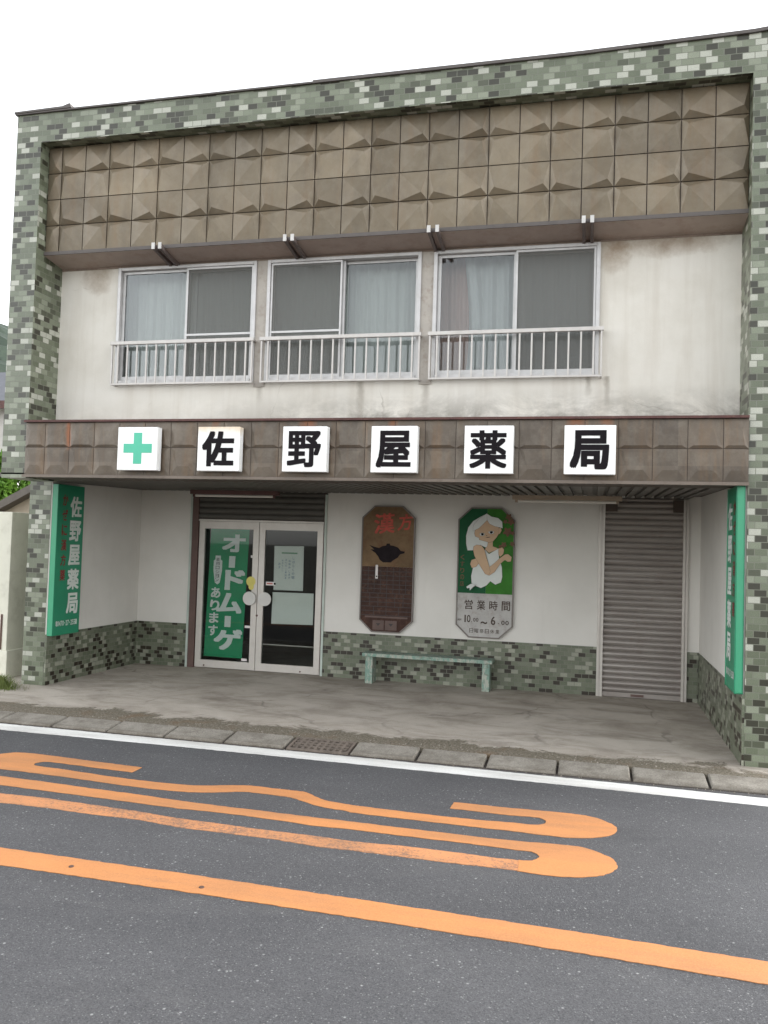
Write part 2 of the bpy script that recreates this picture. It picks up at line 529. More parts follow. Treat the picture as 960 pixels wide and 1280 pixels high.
def leafmat(name, a, b):
    k = NT(name)
    c = k.ramp(k.noise(k.pos(), 2.2, 4, .6), [(.3, a), (.7, b)])
    k.set(c, .55, spec=.3)
    return k.m
M['leaf'] = leafmat('leaf', (.06, .14, .018), (.15, .30, .035))
M['leaf_dark'] = leafmat('leaf_dark', (.012, .024, .014), (.026, .042, .024))
M['grass'] = leafmat('grass', (.07, .11, .025), (.17, .20, .06))
M['bark'] = plain('bark', (.09, .07, .05), .9, .3, 10)
M['poster_tan'] = plain('poster_tan', (.150, .096, .050), .5, .35, 3, spec=.15, grime=(.12, .045, .025), grime_amt=.65)
M['poster_dark'] = plain('poster_dark', (.046, .022, .016), .5, .35, 7, spec=.15, grime=(.16, .085, .05), grime_amt=.5)
M['poster_line'] = plain('poster_line', (.028, .018, .016), .5, .2)
M['poster_drawer'] = plain('poster_drawer', (.085, .047, .036), .45, .25, 7)
M['pot'] = plain('pot', (.014, .010, .012), .6, .3, 9, spec=.1)
M['brush_red'] = plain('brush_red', (.42, .06, .035), .6, .25, 20)
M['p_green_dark'] = plain('p_green_dark', (.009, .085, .032), .5, .2, 4, spec=.15)
M['p_green'] = plain('p_green', (.036, .165, .020), .5, .25, 4, spec=.15)
M['p_skin'] = plain('p_skin', (.52, .35, .21), .5, .07)
M['p_white'] = plain('p_white', (.60, .63, .60), .5, .04)
M['p_grey'] = plain('p_grey', (.40, .39, .37), .6, .15, 5, grime=(.20, .15, .12), grime_amt=.6)
M['p_line'] = plain('p_line', (.05, .03, .02), .6)
M['p_flower'] = plain('p_flower', (.13, .06, .025), .6, .3, 10)

# ------------------------------------------------------------------ mesh helpers
ORG = {}
class MB:
    def __init__(s):
        s.v = []; s.f = []
    def add(s, vs, fs):
        o = len(s.v)
        s.v += [Vector(p) for p in vs]
        s.f += [tuple(o + i for i in f) for f in fs]
        return s
    def box(s, x0, x1, y0, y1, z0, z1):
        x0, x1 = sorted((x0, x1)); y0, y1 = sorted((y0, y1)); z0, z1 = sorted((z0, z1))
        return s.add([(x0, y0, z0), (x1, y0, z0), (x1, y1, z0), (x0, y1, z0), (x0, y0, z1), (x1, y0, z1), (x1, y1, z1), (x0, y1, z1)],
                     [(0, 3, 2, 1), (4, 5, 6, 7), (0, 1, 5, 4), (1, 2, 6, 5), (2, 3, 7, 6), (3, 0, 4, 7)])
    def bbox(s, x0, x1, y0, y1, z0, z1, b=.006):
        """box with chamfered edges"""
        bm = bmesh.new()
        bmesh.ops.create_cube(bm, size=1.0)
        for q in bm.verts:
            q.co = Vector((x0 + (x1 - x0) * (q.co.x + .5), y0 + (y1 - y0) * (q.co.y + .5), z0 + (z1 - z0) * (q.co.z + .5)))
        bmesh.ops.bevel(bm, geom=bm.edges[:], offset=b, segments=2, affect='EDGES', profile=.6)
        bm.verts.index_update()
        s.add([q.co.copy() for q in bm.verts], [tuple(q.index for q in f.verts) for f in bm.faces])
        bm.free()
        return s
    def poly(s, pts):
        """flat simple polygon (concave allowed)"""
        P = [Vector(p) for p in pts]
        tris = tessellate_polygon([P])
        return s.add(P, [tuple(t) for t in tris])
    def prism(s, pts, off):
        """polygon extruded by the vector off"""
        P = [Vector(p) for p in pts]; off = Vector(off); n = len(P)
        tris = [tuple(t) for t in tessellate_polygon([P])]
        s.add(P + [p + off for p in P], tris + [tuple(n + i for i in reversed(t)) for t in tris] +
              [(i, (i + 1) % n, n + (i + 1) % n, n + i) for i in range(n)])
        return s
    def tube(s, a, b, r0, r1=None, n=10, caps=True):
        a, b = Vector(a), Vector(b)
        r1 = r0 if r1 is None else r1
        d = (b - a).normalized()
        t = d.orthogonal().normalized(); q = d.cross(t)
        vs = []
        for c, r in ((a, r0), (b, r1)):
            for i in range(n):
                an = 2 * math.pi * i / n
                vs.append(c + (t * math.cos(an) + q * math.sin(an)) * r)
        fs = [(i, (i + 1) % n, n + (i + 1) % n, n + i) for i in range(n)]
        if caps:
            fs += [tuple(reversed(range(n))), tuple(range(n, 2 * n))]
        return s.add(vs, fs)
    def build(s, name, m, parent=None, smooth=False):
        org = ORG.get(parent.name, Vector((0, 0, 0))) if parent else Vector((0, 0, 0))
        me = bpy.data.meshes.new(name)
        me.from_pydata([p - org for p in s.v], [], s.f)
        bm = bmesh.new()
        bm.from_mesh(me)
        bmesh.ops.recalc_face_normals(bm, faces=bm.faces[:])
        bm.to_mesh(me)
        bm.free()
        uvl = me.uv_layers.new(name="UVMap")
        for p in me.polygons:
            n = p.normal
            a = (abs(n.x), abs(n.y), abs(n.z))
            for li in p.loop_indices:
                c = me.vertices[me.loops[li].vertex_index].co + org
                if a[1] >= a[0] and a[1] >= a[2]:
                    uv = (c.x, c.z)
                elif a[0] >= a[2]:
                    uv = (c.y + .03, c.z)
                else:
                    uv = (c.x, c.y)
                uvl.data[li].uv = (uv[0] + 20, uv[1] + 20.021)
        if smooth:
            me.polygons.foreach_set('use_smooth', [True] * len(me.polygons))
        me.materials.append(M[m] if isinstance(m, str) else m)
        o = bpy.data.objects.new(name, me)
        COL.objects.link(o)
        if parent:
            o.parent = parent
        ORG[o.name] = org
        return o

def thing(name, label, cat, loc=(0, 0, 0), group=None):
    o = bpy.data.objects.new(name, None)
    COL.objects.link(o)
    o.location = loc
    o.empty_display_size = .2
    o['label'] = label
    o['category'] = cat
    if group:
        o['group'] = group
    ORG[o.name] = Vector(loc)
    return o

def tag(o, label, cat, group=None):
    o['label'] = label
    o['category'] = cat
    if group:
        o['group'] = group
    return o

def struct(o):
    o['kind'] = 'structure'
    return o

# ---- lettering: glyph outlines of Blender's built-in font, turned into flat meshes
_cu = bpy.data.curves.new('lettering_source', 'FONT')
_to = bpy.data.objects.new('lettering_source', _cu)
COL.objects.link(_to)
_gc = {}
def glyph(ch, off=0.0):
    if (ch, off) not in _gc:
        _cu.body = ch
        _cu.offset = off
        _cu.resolution_u = 3
        dg = bpy.context.evaluated_depsgraph_get()
        dg.update()
        me = bpy.data.meshes.new_from_object(_to.evaluated_get(dg))
        _gc[(ch, off)] = ([(q.co.x, q.co.y) for q in me.vertices], [tuple(p.vertices) for p in me.polygons])
        bpy.data.meshes.remove(me)
    return _gc[(ch, off)]
for c_ in sorted(set('佐野屋薬局かぜに漢方薬オドムゲあります薬用ロション営業時間0123456789.~AM日曜祭休くすりの店電-しばらくのお間休みしますまたのご来店をまちしておりす店主て')):
    glyph(c_)
bpy.data.objects.remove(_to)
bpy.data.curves.remove(_cu)

def letter(mb, ch, off, O, U, V, w, h, fit=True):
    """put one character in the box O, O+U*w, O+V*h; off thickens the strokes (in ems)"""
    vs, fs = glyph(ch)
    O, U, V = Vector(O), Vector(U), Vector(V)
    N = U.cross(V)
    if N.length > 0:
        N.normalize()
    if fit:
        x0 = min(p[0] for p in vs) - off; x1 = max(p[0] for p in vs) + off; y0 = min(p[1] for p in vs) - off; y1 = max(p[1] for p in vs) + off
    else:
        x0, x1, y0, y1 = -.02, 1.0, -.12, .90
    sh = [(0, 0)]
    if off:
        ox, oy = off, off * .8
        sh += [(ox, oy), (-ox, oy), (ox, -oy), (-ox, -oy), (ox, 0), (-ox, 0), (0, oy), (0, -oy)]
    for q, (a, c) in enumerate(sh):
        mb.add([O + N * (.00008 * q) + U * (w * (p[0] + a - x0) / (x1 - x0)) + V * (h * (p[1] + c - y0) / (y1 - y0)) for p in vs], fs)
X, Y, Z = Vector((1, 0, 0)), Vector((0, 1, 0)), Vector((0, 0, 1))

# ================================================================== SETTING
ZR = -0.050
MB().poly([(-300, -300, -.07), (300, -300, -.07), (300, 300, -.07), (-300, 300, -.07)]).build('ground', 'ground')
struct(bpy.data.objects['ground'])
road = struct(MB().box(-60, 60, -7.9, -.60, ZR - .015, ZR).build('road', 'asphalt'))
pave = struct(MB().box(-40, 40, -.335, 9, -.06, 0).build('pavement', 'concrete'))
struct(MB().box(-60, 60, -9.6, -7.9, -.065, .05).build('pavement', 'kerb'))

# kerb: one course of concrete slabs falling towards the road, with open joints
kb = MB()
jx = [-.02 + .545 * k for k in range(-14, 22)]
rnd = random.Random(3)
for k in range(len(jx) - 1):
    a, b = jx[k] + .007 + rnd.random() * .006, jx[k + 1] - .007 - rnd.random() * .006
    if 1.9 < a < 2.5:          # the drain grate sits here
        continue
    dz = rnd.uniform(-.004, .004)
    c = .012
    top = [(a + c, -.350, .002 + dz), (b - c, -.350, .002 + dz), (b - c, -.575, -.026 + dz), (a + c, -.575, -.026 + dz)]
    mid = [(a, -.338, -.010 + dz), (b, -.338, -.010 + dz), (b, -.592, -.040 + dz), (a, -.592, -.040 + dz)]
    low = [(p[0], p[1], -.065) for p in mid]
    kb.add(top + mid + low, [(0, 1, 2, 3)] + [(i, 4 + i, 4 + (i + 1) % 4, (i + 1) % 4) for i in range(4)] +
           [(4 + i, 8 + i, 8 + (i + 1) % 4, 4 + (i + 1) % 4) for i in range(4)])
kerb = struct(kb.build('kerb', 'kerb'))
MB().box(-8, 12, -.60, -.335, -.066, -.046).build('kerb_bed', 'joint', kerb)

# painted markings, thin sheets on the road
ZM = ZR + .004
rag = random.Random(31)
def chaikin(P, n=2):
    for _ in range(n):
        Q = []
        for i in range(len(P)):
            a, b = P[i], P[(i + 1) % len(P)]
            z_ = P[i - 1]; d_ = P[(i + 2) % len(P)]
            def turn(p, q, r):
                u1 = math.atan2(q[1] - p[1], q[0] - p[0]); u2 = math.atan2(r[1] - q[1], r[0] - q[0])
                return abs((u2 - u1 + math.pi) % (2 * math.pi) - math.pi)
            ka = turn(z_, a, b) > .9; kb_ = turn(a, b, d_) > .9
            if ka or kb_ or math.dist(a, b) < .03:
                Q.append(a)
                if not kb_: Q.append((a[0] * .25 + b[0] * .75, a[1] * .25 + b[1] * .75))
                continue
            Q += [(a[0] * .75 + b[0] * .25, a[1] * .75 + b[1] * .25), (a[0] * .25 + b[0] * .75, a[1] * .25 + b[1] * .75)]
        P = Q
    return P
def ragged(P, step=.035, amp=.0035):
    """paint edges are never ruler straight"""
    Q = []
    for i in range(len(P)):
        a, b = P[i], P[(i + 1) % len(P)]
        n = max(1, int(min(math.dist(a, b), 9) / step)) if -3 < a[0] < 8 and -3 < b[0] < 8 else 1
        for k in range(n):
            t = k / n
            Q.append((a[0] + (b[0] - a[0]) * t + rag.uniform(-amp, amp), a[1] + (b[1] - a[1]) * t + rag.uniform(-amp, amp)))
    return Q
def sheet(name, m, pts, z=ZM, smooth=0):
    pts = ragged(chaikin(pts, smooth) if smooth else pts)
    return MB().prism([(x, y, z) for x, y in pts], (0, 0, -.003)).build(name, m, road)
ei = [(-40, -.50)] + [(-8, -.62), (-.515, -.625), (1.317, -.628), (3.004, -.638), (4.482, -.662), (5.792, -.705), (12, -.93)]
eo = [(-40, -.71)] + [(-8, -.81), (-.349, -.822), (1.443, -.812), (3.055, -.832), (4.485, -.853), (5.762, -.90), (12, -1.13)]
ei[0] = (-40, -.62); eo[0] = (-40, -.81)
sheet('edge_line', 'paint_white', ei + eo[::-1])
sheet('centre_line', 'paint_orange', [(-40, -2.9), (-6, -3.12), (1.499, -3.158), (2.629, -3.172), (3.64, -3.197), (4.525, -3.222), (5.309, -3.256), (9, -3.42), (40, -5.4),
                                      (40, -5.61), (9, -3.62), (5.272, -3.455), (4.529, -3.416), (3.686, -3.388), (2.731, -3.366), (1.659, -3.358), (-6, -3.32), (-40, -3.1)])
MARK_A= [(3.707, -1.53), (3.959, -1.531), (4.089, -1.529), (4.26, -1.52), (4.496, -1.512), (4.596, -1.532), (4.677, -1.591), (4.732, -1.662), (4.751, -1.732), (4.731, -1.814), (4.665, -1.899), (4.565, -1.953), (4.443, -1.985), (4.288, -1.981), (4.129, -1.972), (3.888, -1.975), (3.515, -1.968), (3.127, -1.962), (3.08, -1.936), (2.958, -1.928), (2.835, -1.885), (2.734, -1.831), (2.647, -1.784), (2.577, -1.785), (2.431, -1.776), (2.3, -1.775), (2.197, -1.836), (2.023, -1.899), (1.889, -1.923), (1.625, -1.931), (1.269, -1.898), (0.869, -1.87), (0.462, -1.853), (0.283, -1.88), (0.09, -1.894), (-0.054, -1.847), (-0.048, -1.735), (0.059, -1.612), (0.194, -1.515), (0.245, -1.444), (0.314, -1.417), (0.469, -1.411), (0.747, -1.434), (1.018, -1.456), (1.384, -1.481), (1.378, -1.615), (1.11, -1.601), (0.848, -1.581), (0.67, -1.569), (0.623, -1.586), (0.597, -1.633), (0.608, -1.682), (0.656, -1.712), (0.856, -1.713), (1.177, -1.756), (1.54, -1.784), (1.812, -1.777), (1.956, -1.765), (2.082, -1.715), (2.244, -1.646), (2.343, -1.635), (2.495, -1.646), (2.638, -1.643), (2.719, -1.648), (2.812, -1.734), (2.914, -1.79), (3.043, -1.811), (3.168, -1.824), (3.194, -1.823), (3.487, -1.839), (3.87, -1.844), (4.115, -1.819), (4.246, -1.82), (4.301, -1.796), (4.325, -1.725), (4.294, -1.671), (4.235, -1.659), (4.103, -1.677), (3.976, -1.676), (3.702, -1.665)]
MARK_B= [(0.177, -1.993), (0.591, -2.015), (0.983, -2.029), (1.374, -2.061), (1.708, -2.074), (1.981, -2.099), (2.326, -2.117), (2.652, -2.12), (2.971, -2.13), (3.175, -2.13), (3.551, -2.14), (3.912, -2.143), (4.145, -2.143), (4.296, -2.128), (4.447, -2.113), (4.551, -2.118), (4.639, -2.175), (4.71, -2.249), (4.732, -2.342), (4.712, -2.427), (4.663, -2.5), (4.582, -2.556), (4.461, -2.596), (4.325, -2.604), (4.213, -2.593), (4.217, -2.588), (4.209, -2.434), (4.257, -2.43), (4.293, -2.409), (4.315, -2.349), (4.297, -2.298), (4.257, -2.28), (4.18, -2.283), (3.929, -2.269), (3.578, -2.268), (3.212, -2.257), (3.018, -2.276), (2.701, -2.244), (2.377, -2.229), (2.059, -2.246), (1.799, -2.231), (1.472, -2.214), (1.109, -2.204), (0.724, -2.183), (0.327, -2.165)]
MARK_C= [(0.477, -2.337), (0.852, -2.344), (1.201, -2.333), (1.564, -2.357), (1.884, -2.378), (2.145, -2.411), (2.466, -2.422), (2.775, -2.434), (3.072, -2.438), (3.267, -2.451), (3.543, -2.43), (3.817, -2.429), (4.085, -2.442), (4.209, -2.434), (4.217, -2.588), (4.079, -2.585), (3.844, -2.59), (3.579, -2.588), (3.306, -2.586), (3.123, -2.593), (2.824, -2.558), (2.526, -2.555), (2.22, -2.552), (1.961, -2.51), (1.666, -2.515), (1.32, -2.498), (0.977, -2.501), (0.622, -2.504)]
sheet('hatch_marking', 'paint_orange', MARK_A, ZM, 2)
sheet('hatch_marking', 'paint_orange', MARK_B, ZM, 2)
sheet('hatch_marking', 'paint_orange_worn', [(x + (.03 if x > 4.2 else 0), y) for x, y in MARK_C], ZM - .0013)
rs = MB()
for x, y in ((2.01, -3.27), (2.75, -3.30)):          # old road studs left in the line
    rs.tube((x, y, ZM), (x, y, ZM + .004), .014, .012, 12)
rs.build('road_stud', 'rust', road)

# hill far behind on the left, wooded
hb = MB()
rnd = random.Random(11)
nx, ny = 60, 14
for j in range(ny + 1):
    for i in range(nx + 1):
        x = -190 + i * 3.6; y = 80 + j * 7
        h = 47 * math.exp(-((x + 125) / 60) ** 2) * (1 - math.exp(-j / 2.2)) + rnd.uniform(-.9, .9) * (j > 0) - .3
        hb.v.append(Vector((x + rnd.uniform(-1, 1), y, h)))
for j in range(ny):
    for i in range(nx):
        a = j * (nx + 1) + i
        hb.f.append((a, a + 1, a + nx + 2, a + nx + 1))
struct(hb.build('hill', 'leaf_dark'))

# ================================================================== THE PHARMACY
B = thing('pharmacy_building', 'two storey shop building with green tiled frame, brown relief cladding and white walls', 'building', (2.4, 3.0, 0))
XL, XR, XO = -.841, 5.749, 6.08
XB = -1.191
YB = 2.81
ZP = 5.541
# ---- structure of the body
MB().box(-1.472, -1.203, .92, 7, 0, 2.30).build('pillar', 'tile_front', B)
MB().box(-1.123, XL, 0, .50, 2.192, ZP).build('pillar', 'tile_front', B)
MB().box(XR, XO, 0, 7, -.02, ZP).build('pillar', 'tile_front', B)
MB().prism([(-1.123, 0, ZP), (XO, 0, ZP), (XO, 0, 5.893), (XR, 0, 5.864), (4.4, 0, 5.838), (-1.123, 0, 5.832)], (0, .40, 0)).build('parapet', 'tile_front', B)
cpg = MB()
cpg.prism([(-1.14, -.022, 5.833), (4.4, -.022, 5.839), (XR, -.022, 5.865), (XO + .02, -.022, 5.894), (XO + .02, -.022, 5.922), (XR, -.022, 5.893), (4.4, -.022, 5.866),
           (2.0, -.022, 5.864), (2.0, -.022, 5.852), (-1.14, -.022, 5.850)], (0, .45, 0))
cpg.prism([(-1.145, -.03, 5.846), (-.50, -.03, 5.851), (-.52, -.03, 5.895), (-.60, -.03, 5.872), (-1.145, -.03, 5.862)], (0, .3, 0))
cpg.build('coping', 'trim_grey', B)
MB().box(-1.12, -.98, .50, 7, 2.72, 5.40).build('side_wall', 'body', B)
MB().box(-1.472, XR, 6.86, 7, 0, 5.40).build('rear_wall', 'body', B)
MB().box(-1.12, XR, .40, 7, 5.40, 5.54).build('roof', 'roof_deck', B)
MB().box(-1.472, XR, .585, 6.86, 2.30, 2.72).build('floor_slab', 'body', B)
MB().box(-1.203, -1.06, 2.93, 6.86, 0, 2.30).build('inner_wall', 'interior', B)
MB().box(-1.06, XR - .1, 5.4, 5.5, 0, 2.30).build('inner_wall', 'interior', B)

# ---- upper wall with three window openings
WIN = [(-.170, 1.340), (1.452, 2.977), (3.093, 4.586)]
YW, Z0, Z1, ZT = .43, 3.180, 4.372, 4.46
uw = MB()
yb2 = YW + .15
uw.box(XL, WIN[0][0], YW, yb2, 2.70, ZT)
uw.box(WIN[2][1], XR, YW, yb2, 2.70, ZT)
uw.box(WIN[0][0], WIN[2][1], YW, yb2, 2.70, Z0)
uw.build('upper_wall', 'stucco', B)
MB().box(WIN[0][0], WIN[2][1], YW + .002, yb2, Z1, ZT).build('lintel', 'header', B)
for a, b in ((WIN[0][1], WIN[1][0]), (WIN[1][1], WIN[2][0])):
    MB().box(a, b, YW - .012, yb2, Z0 - .045, Z1).build('mullion', 'mullion', B)
MB().box(XL, WIN[0][0] - .001, YW - .004, YW, 4.375, 4.42).build('cornice', 'header', B)
MB().box(WIN[2][1] + .001, XR, YW - .004, YW, 4.378, 4.42).build('cornice', 'header', B)

# ---- brown relief cladding: each square is an off-centre pyramid
YC = .145
MB().box(XL, XR, YC, .43, 4.475, 5.56).build('cladding_backing', 'groove', B)
MB().box(XL, XR, YC - .030, .16, 4.440, 4.474).build('cladding_trim', 'trim_grey', B)
cl = MB()
rows = [4.476, 4.742, 5.008, 5.274, 5.540]
cb = [-.687 - .2684] + [-.687 + .2684 * k for k in range(0, 25)]
rnd = random.Random(5)
for c in range(len(cb) - 1):
    xa, xb_ = cb[c] + .0045, cb[c + 1] - .0045
    for r in range(4):
        za, zb = rows[r] + .0045, rows[r + 1] - .0045
        u = .80 if c % 2 == 0 else .20
        v = .80 if r % 2 == 0 else .22
        ax, az = xa + (xb_ - xa) * u, za + (zb - za) * v
        ya = YC - .012; yp = YC - .046 + rnd.uniform(-.004, .004)
        x0, x1 = max(xa, XL + .004), min(xb_, XR - .004)
        if c == 0:
            ax = x0 + (x1 - x0) * .68
        if x1 - x0 < .05:
            continue
        ax = min(max(ax, x0 + .02), x1 - .01)
        q = [(x0, ya, za), (x1, ya, za), (x1, ya, zb), (x0, ya, zb), (ax, yp, az),
             (x0, YC + .002, za), (x1, YC + .002, za), (x1, YC + .002, zb), (x0, YC + .002, zb)]
        cl.add(q, [(0, 1, 4), (1, 2, 4), (2, 3, 4), (3, 0, 4), (0, 5, 6, 1), (1, 6, 7, 2), (2, 7, 8, 3), (3, 8, 5, 0)])
cl.build('cladding', 'cladding', B)
# sloping soffit under the cladding
MB().prism([(XL, YC - .02, 4.440), (XL, YW, 4.396), (XL, YW, 4.42), (XL, YC - .02, 4.462)], (XR - XL, 0, 0)).build('soffit', 'soffit', B)
# paired steel brackets under the soffit
for xa in (.40, .47, 1.742, 1.815, 3.092, 3.168, 4.425, 4.495):
    o = MB().prism([(xa, .055, 4.470), (xa, .055, 4.415), (xa, YW, 4.355), (xa, YW, 4.41)], (.026, 0, 0)).build('bracket', 'bracket', B)
    MB().box(xa - .003, xa + .029, .044, .054, 4.412, 4.474).build('bracket_cap', 'bracket_cap', o)

# ---- windows
def wave_sheet(mb, x0, x1, y, z0, z1, amp, per, seed, n=70, lean=0.0):
    rn = random.Random(seed)
    ph = [rn.uniform(0, 6.28) for _ in range(4)]
    nz = 8
    base = len(mb.v)
    for j in range(nz + 1):
        t = j / nz
        for i in range(n + 1):
            s = i / n
            x = x0 + (x1 - x0) * s
            k = 2 * math.pi * x / per
            yy = y + amp * (math.sin(k + ph[0]) + .5 * math.sin(2.3 * k + ph[1] + 1.5 * t) + .35 * math.sin(.47 * k + ph[2] + lean * t))
            mb.v.append(Vector((x, yy, z0 + (z1 - z0) * t)))
    for j in range(nz):
        for i in range(n):
            a = base + j * (n + 1) + i
            mb.f.append((a, a + 1, a + n + 2, a + n + 1))

def window(x0, x1, screen_right, bar):
    xm = (x0 + x1) / 2
    f = MB()
    f.bbox(x0, x0 + .034, YW - .030, YW + .10, Z0, Z1, .004).bbox(x1 - .034, x1, YW - .030, YW + .10, Z0, Z1, .004)
    f.bbox(x0 + .034, x1 - .034, YW - .030, YW + .10, Z1 - .032, Z1, .004).bbox(x0 + .034, x1 - .034, YW - .040, YW + .10, Z0, Z0 + .036, .004)
    win = f.build('window', 'aluminium', B)
    for side, (a, b) in (('l', (x0 + .036, xm + .016)), ('r', (xm - .016, x1 - .036))):
        front = (side == 'l')
        y = YW + (.012 if front else .046)
        s = MB()
        t = .030
        za, zb = Z0 + .038, Z1 - .034
        s.box(a, a + t, y, y + .026, za, zb).box(b - t, b, y, y + .026, za, zb)
        s.box(a + t, b - t, y, y + .026, za, za + .045).box(a + t, b - t, y, y + .026, zb - .026, zb)
        sash = s.build('sash', 'aluminium', win)
        MB().box(a + t, b - t, y + .011, y + .015, za + .045, zb - .026).build('pane', 'glass', win)
    a, b = (xm + .006, x1 - .037) if screen_right else (x0 + .037, xm - .006)
    y = YW - .016
    s = MB()
    za, zb = Z0 + .038, Z1 - .034
    t = .018
    s.box(a, a + t, y, y + .014, za, zb).box(b - t, b, y, y + .014, za, zb).box(a + t, b - t, y, y + .014, za, za + .03).box(a + t, b - t, y, y + .014, zb - t, zb)
    if bar:
        s.box(a + t, b - t, y + .001, y + .013, 3.655, 3.675)
    s.build('screen_frame', 'aluminium', win)
    MB().poly([(a + t, y + .007, za + .03), (b - t, y + .007, za + .03), (b - t, y + .007, zb - t), (a + t, y + .007, zb - t)]).build('insect_screen', 'screen', win)
for (x0, x1), sr, bar in zip(WIN, (True, False, True), (True, True, False)):
    window(x0, x1, sr, bar)

# ---- window railings
def railing(x0, x1):
    yr = YW - .095
    m = MB()
    m.bbox(x0, x1, yr - .018, yr + .016, 3.562, 3.598, .005)
    m.box(x0 + .01, x1 - .01, yr - .006, yr + .006, 3.160, 3.176)
    for xa in (x0 + .012, x1 - .026):
        m.box(xa, xa + .014, yr - .010, yr + .010, 3.176, 3.562)
    for xa in (x0 + .02, x1 - .02):            # stays back to the wall
        m.tube((xa, yr, 3.58), (xa, YW + .001, 3.58), .013, n=8)
        m.tube((xa, yr, 3.168), (xa, YW + .001, 3.168), .008, n=8)
    rl = m.build('railing', 'steel', B)
    n = 14
    first = None
    for k in range(n):
        x = x0 + .085 + (x1 - x0 - .17) * k / (n - 1)
        if first is None:
            first = MB().bbox(x - .0075, x + .0075, yr - .0075, yr + .0075, 3.176, 3.562, .002).build('baluster', 'steel', rl)
            xf = x
        else:
            c = first.copy()
            COL.objects.link(c)
            c.parent = rl
            c.location = (x - xf, 0, 0)
railing(-.178, 1.368)
railing(1.428, 3.010)
railing(3.070, 4.625)

# ---- awning fascia of pressed bronze panels
YA = -.030
zt_, zm_, zb_ = 2.728, 2.488, 2.226
AX0 = -.835
MB().box(AX0, XR, YA, .425, 2.207, 2.740).build('awning_core', 'groove', B)
ap = MB()
ab = [-.6155 - .2685] + [-.6155 + .2685 * k for k in range(25)]
rnd = random.Random(8)
for c in range(len(ab) - 1):
    x0, x1 = max(ab[c] + .003, AX0 + .002), min(ab[c + 1] - .003, XR - .002)
    if x1 - x0 < .04:
        continue
    for up, (za, zb) in ((1, (zm_ + .003, zt_)), (0, (zb_, zm_ - .003))):
        ya = YA - .004; yp = YA - .013 + rnd.uniform(-.002, .002)
        wd, hh = x1 - x0, zb - za
        if up:
            pl = [(x0 + wd * .16, za + hh * .10), (x1 - wd * .16, za + hh * .10), (x1 - wd * .27, za + hh * .66), (x0 + wd * .27, za + hh * .66)]
        else:
            pl = [(x0 + wd * .27, za + hh * .34), (x1 - wd * .27, za + hh * .34), (x1 - wd * .16, zb - hh * .10), (x0 + wd * .16, zb - hh * .10)]
        q = [(x0, ya, za), (x1, ya, za), (x1, ya, zb), (x0, ya, zb)] + [(a, yp, b) for a, b in pl] + \
            [(x0, YA + .001, za), (x1, YA + .001, za), (x1, YA + .001, zb), (x0, YA + .001, zb)]
        ap.add(q, [(0, 1, 5, 4), (1, 2, 6, 5), (2, 3, 7, 6), (3, 0, 4, 7), (4, 5, 6, 7), (0, 8, 9, 1), (1, 9, 10, 2), (2, 10, 11, 3), (3, 11, 8, 0)])
ap.build('awning_panels', 'fascia', B)
MB().box(AX0 - .004, XR, YA - .034, YA - .001, 2.196, 2.222).build('awning_trim', 'trim_brown', B)
MB().prism([(AX0 - .006, YA - .036, 2.732), (AX0 - .006, YA - .036, 2.752), (AX0 - .006, .428, 2.80), (AX0 - .006, .428, 2.742)], (XR - AX0 + .004, 0, 0)).build('awning_flashing', 'flashing', B)
# ribbed soffit
sf = MB()
ZS0, ZS1 = 2.206, 2.262
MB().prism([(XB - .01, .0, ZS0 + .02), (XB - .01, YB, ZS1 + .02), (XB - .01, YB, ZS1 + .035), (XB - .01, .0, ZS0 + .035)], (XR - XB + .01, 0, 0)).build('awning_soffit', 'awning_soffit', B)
x = XB + .02
while x < XR - .10:
    sf.prism([(x, .004, ZS0 + .0195), (x, YB - .02, ZS1 + .0195), (x, YB - .02, ZS1 - .002), (x, .004, ZS0 - .002)], (.062, 0, 0))
    x += .105
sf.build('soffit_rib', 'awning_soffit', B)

# ---- recess walls
DX0, DX1, SX0, SX1 = -.476, 1.372, 4.640, 5.612
ZD = .552
bw = MB()
for a, b in ((XB, DX0), (DX1, SX0), (SX1, XR - .010)):
    bw.box(a, b, YB, YB + .12, ZD, 2.295)
bw.box(DX0, DX1, YB, YB + .12, 2.262, 2.295).box(SX0, SX1, YB, YB + .12, 2.262, 2.295)
bw.build('recess_wall', 'plaster', B)
for a, b in ((XB, DX0), (DX1, SX0), (SX1, XR - .018)):
    MB().box(a, b, YB - .010, YB + .12, 0, ZD).build('tile_dado', 'tile_dado', B)
MB().box(-1.203, XB, .925, YB + .12, ZD, 2.298).build('recess_wall', 'plaster', B)
MB().box(-1.203, XB + .008, .925, YB - .010, 0, ZD).build('tile_dado', 'tile_dado', B)
MB().box(XR - .010, XR, .030, YB, ZD, 2.298).build('recess_wall', 'plaster', B)
MB().box(XR - .018, XR, .003, YB - .010, 0, ZD).build('tile_dado', 'tile_dado', B)
# small switch plate on the right-hand recess wall
MB().bbox(XR - .026, XR - .010, .55, .60, 1.36, 1.50, .004).build('switch_plate', 'panel_frame', B)

# ---- entrance: rolled shutter above, two glazed leaves
def slats(mb, x0, x1, y, z0, z1, pitch, dep):
    z = z0
    while z < z1 - .01:
        zt = min(z + pitch, z1)
        prof = [(0, .0), (.16, -.55), (.45, -1), (.72, -.8), (.9, -.3), (1.0, .12)]
        P = [(y + d * dep, z + (zt - z) * t) for t, d in prof]
        base = len(mb.v)
        for px in (x0, x1):
            for yy, zz in P:
                mb.v.append(Vector((px, yy, zz)))
        n = len(P)
        for i in range(n - 1):
            mb.f.append((base + i, base + n + i, base + n + i + 1, base + i + 1))
        z = zt
    mb.box(x0, x1, y + .004, y + .012, z0, z1)

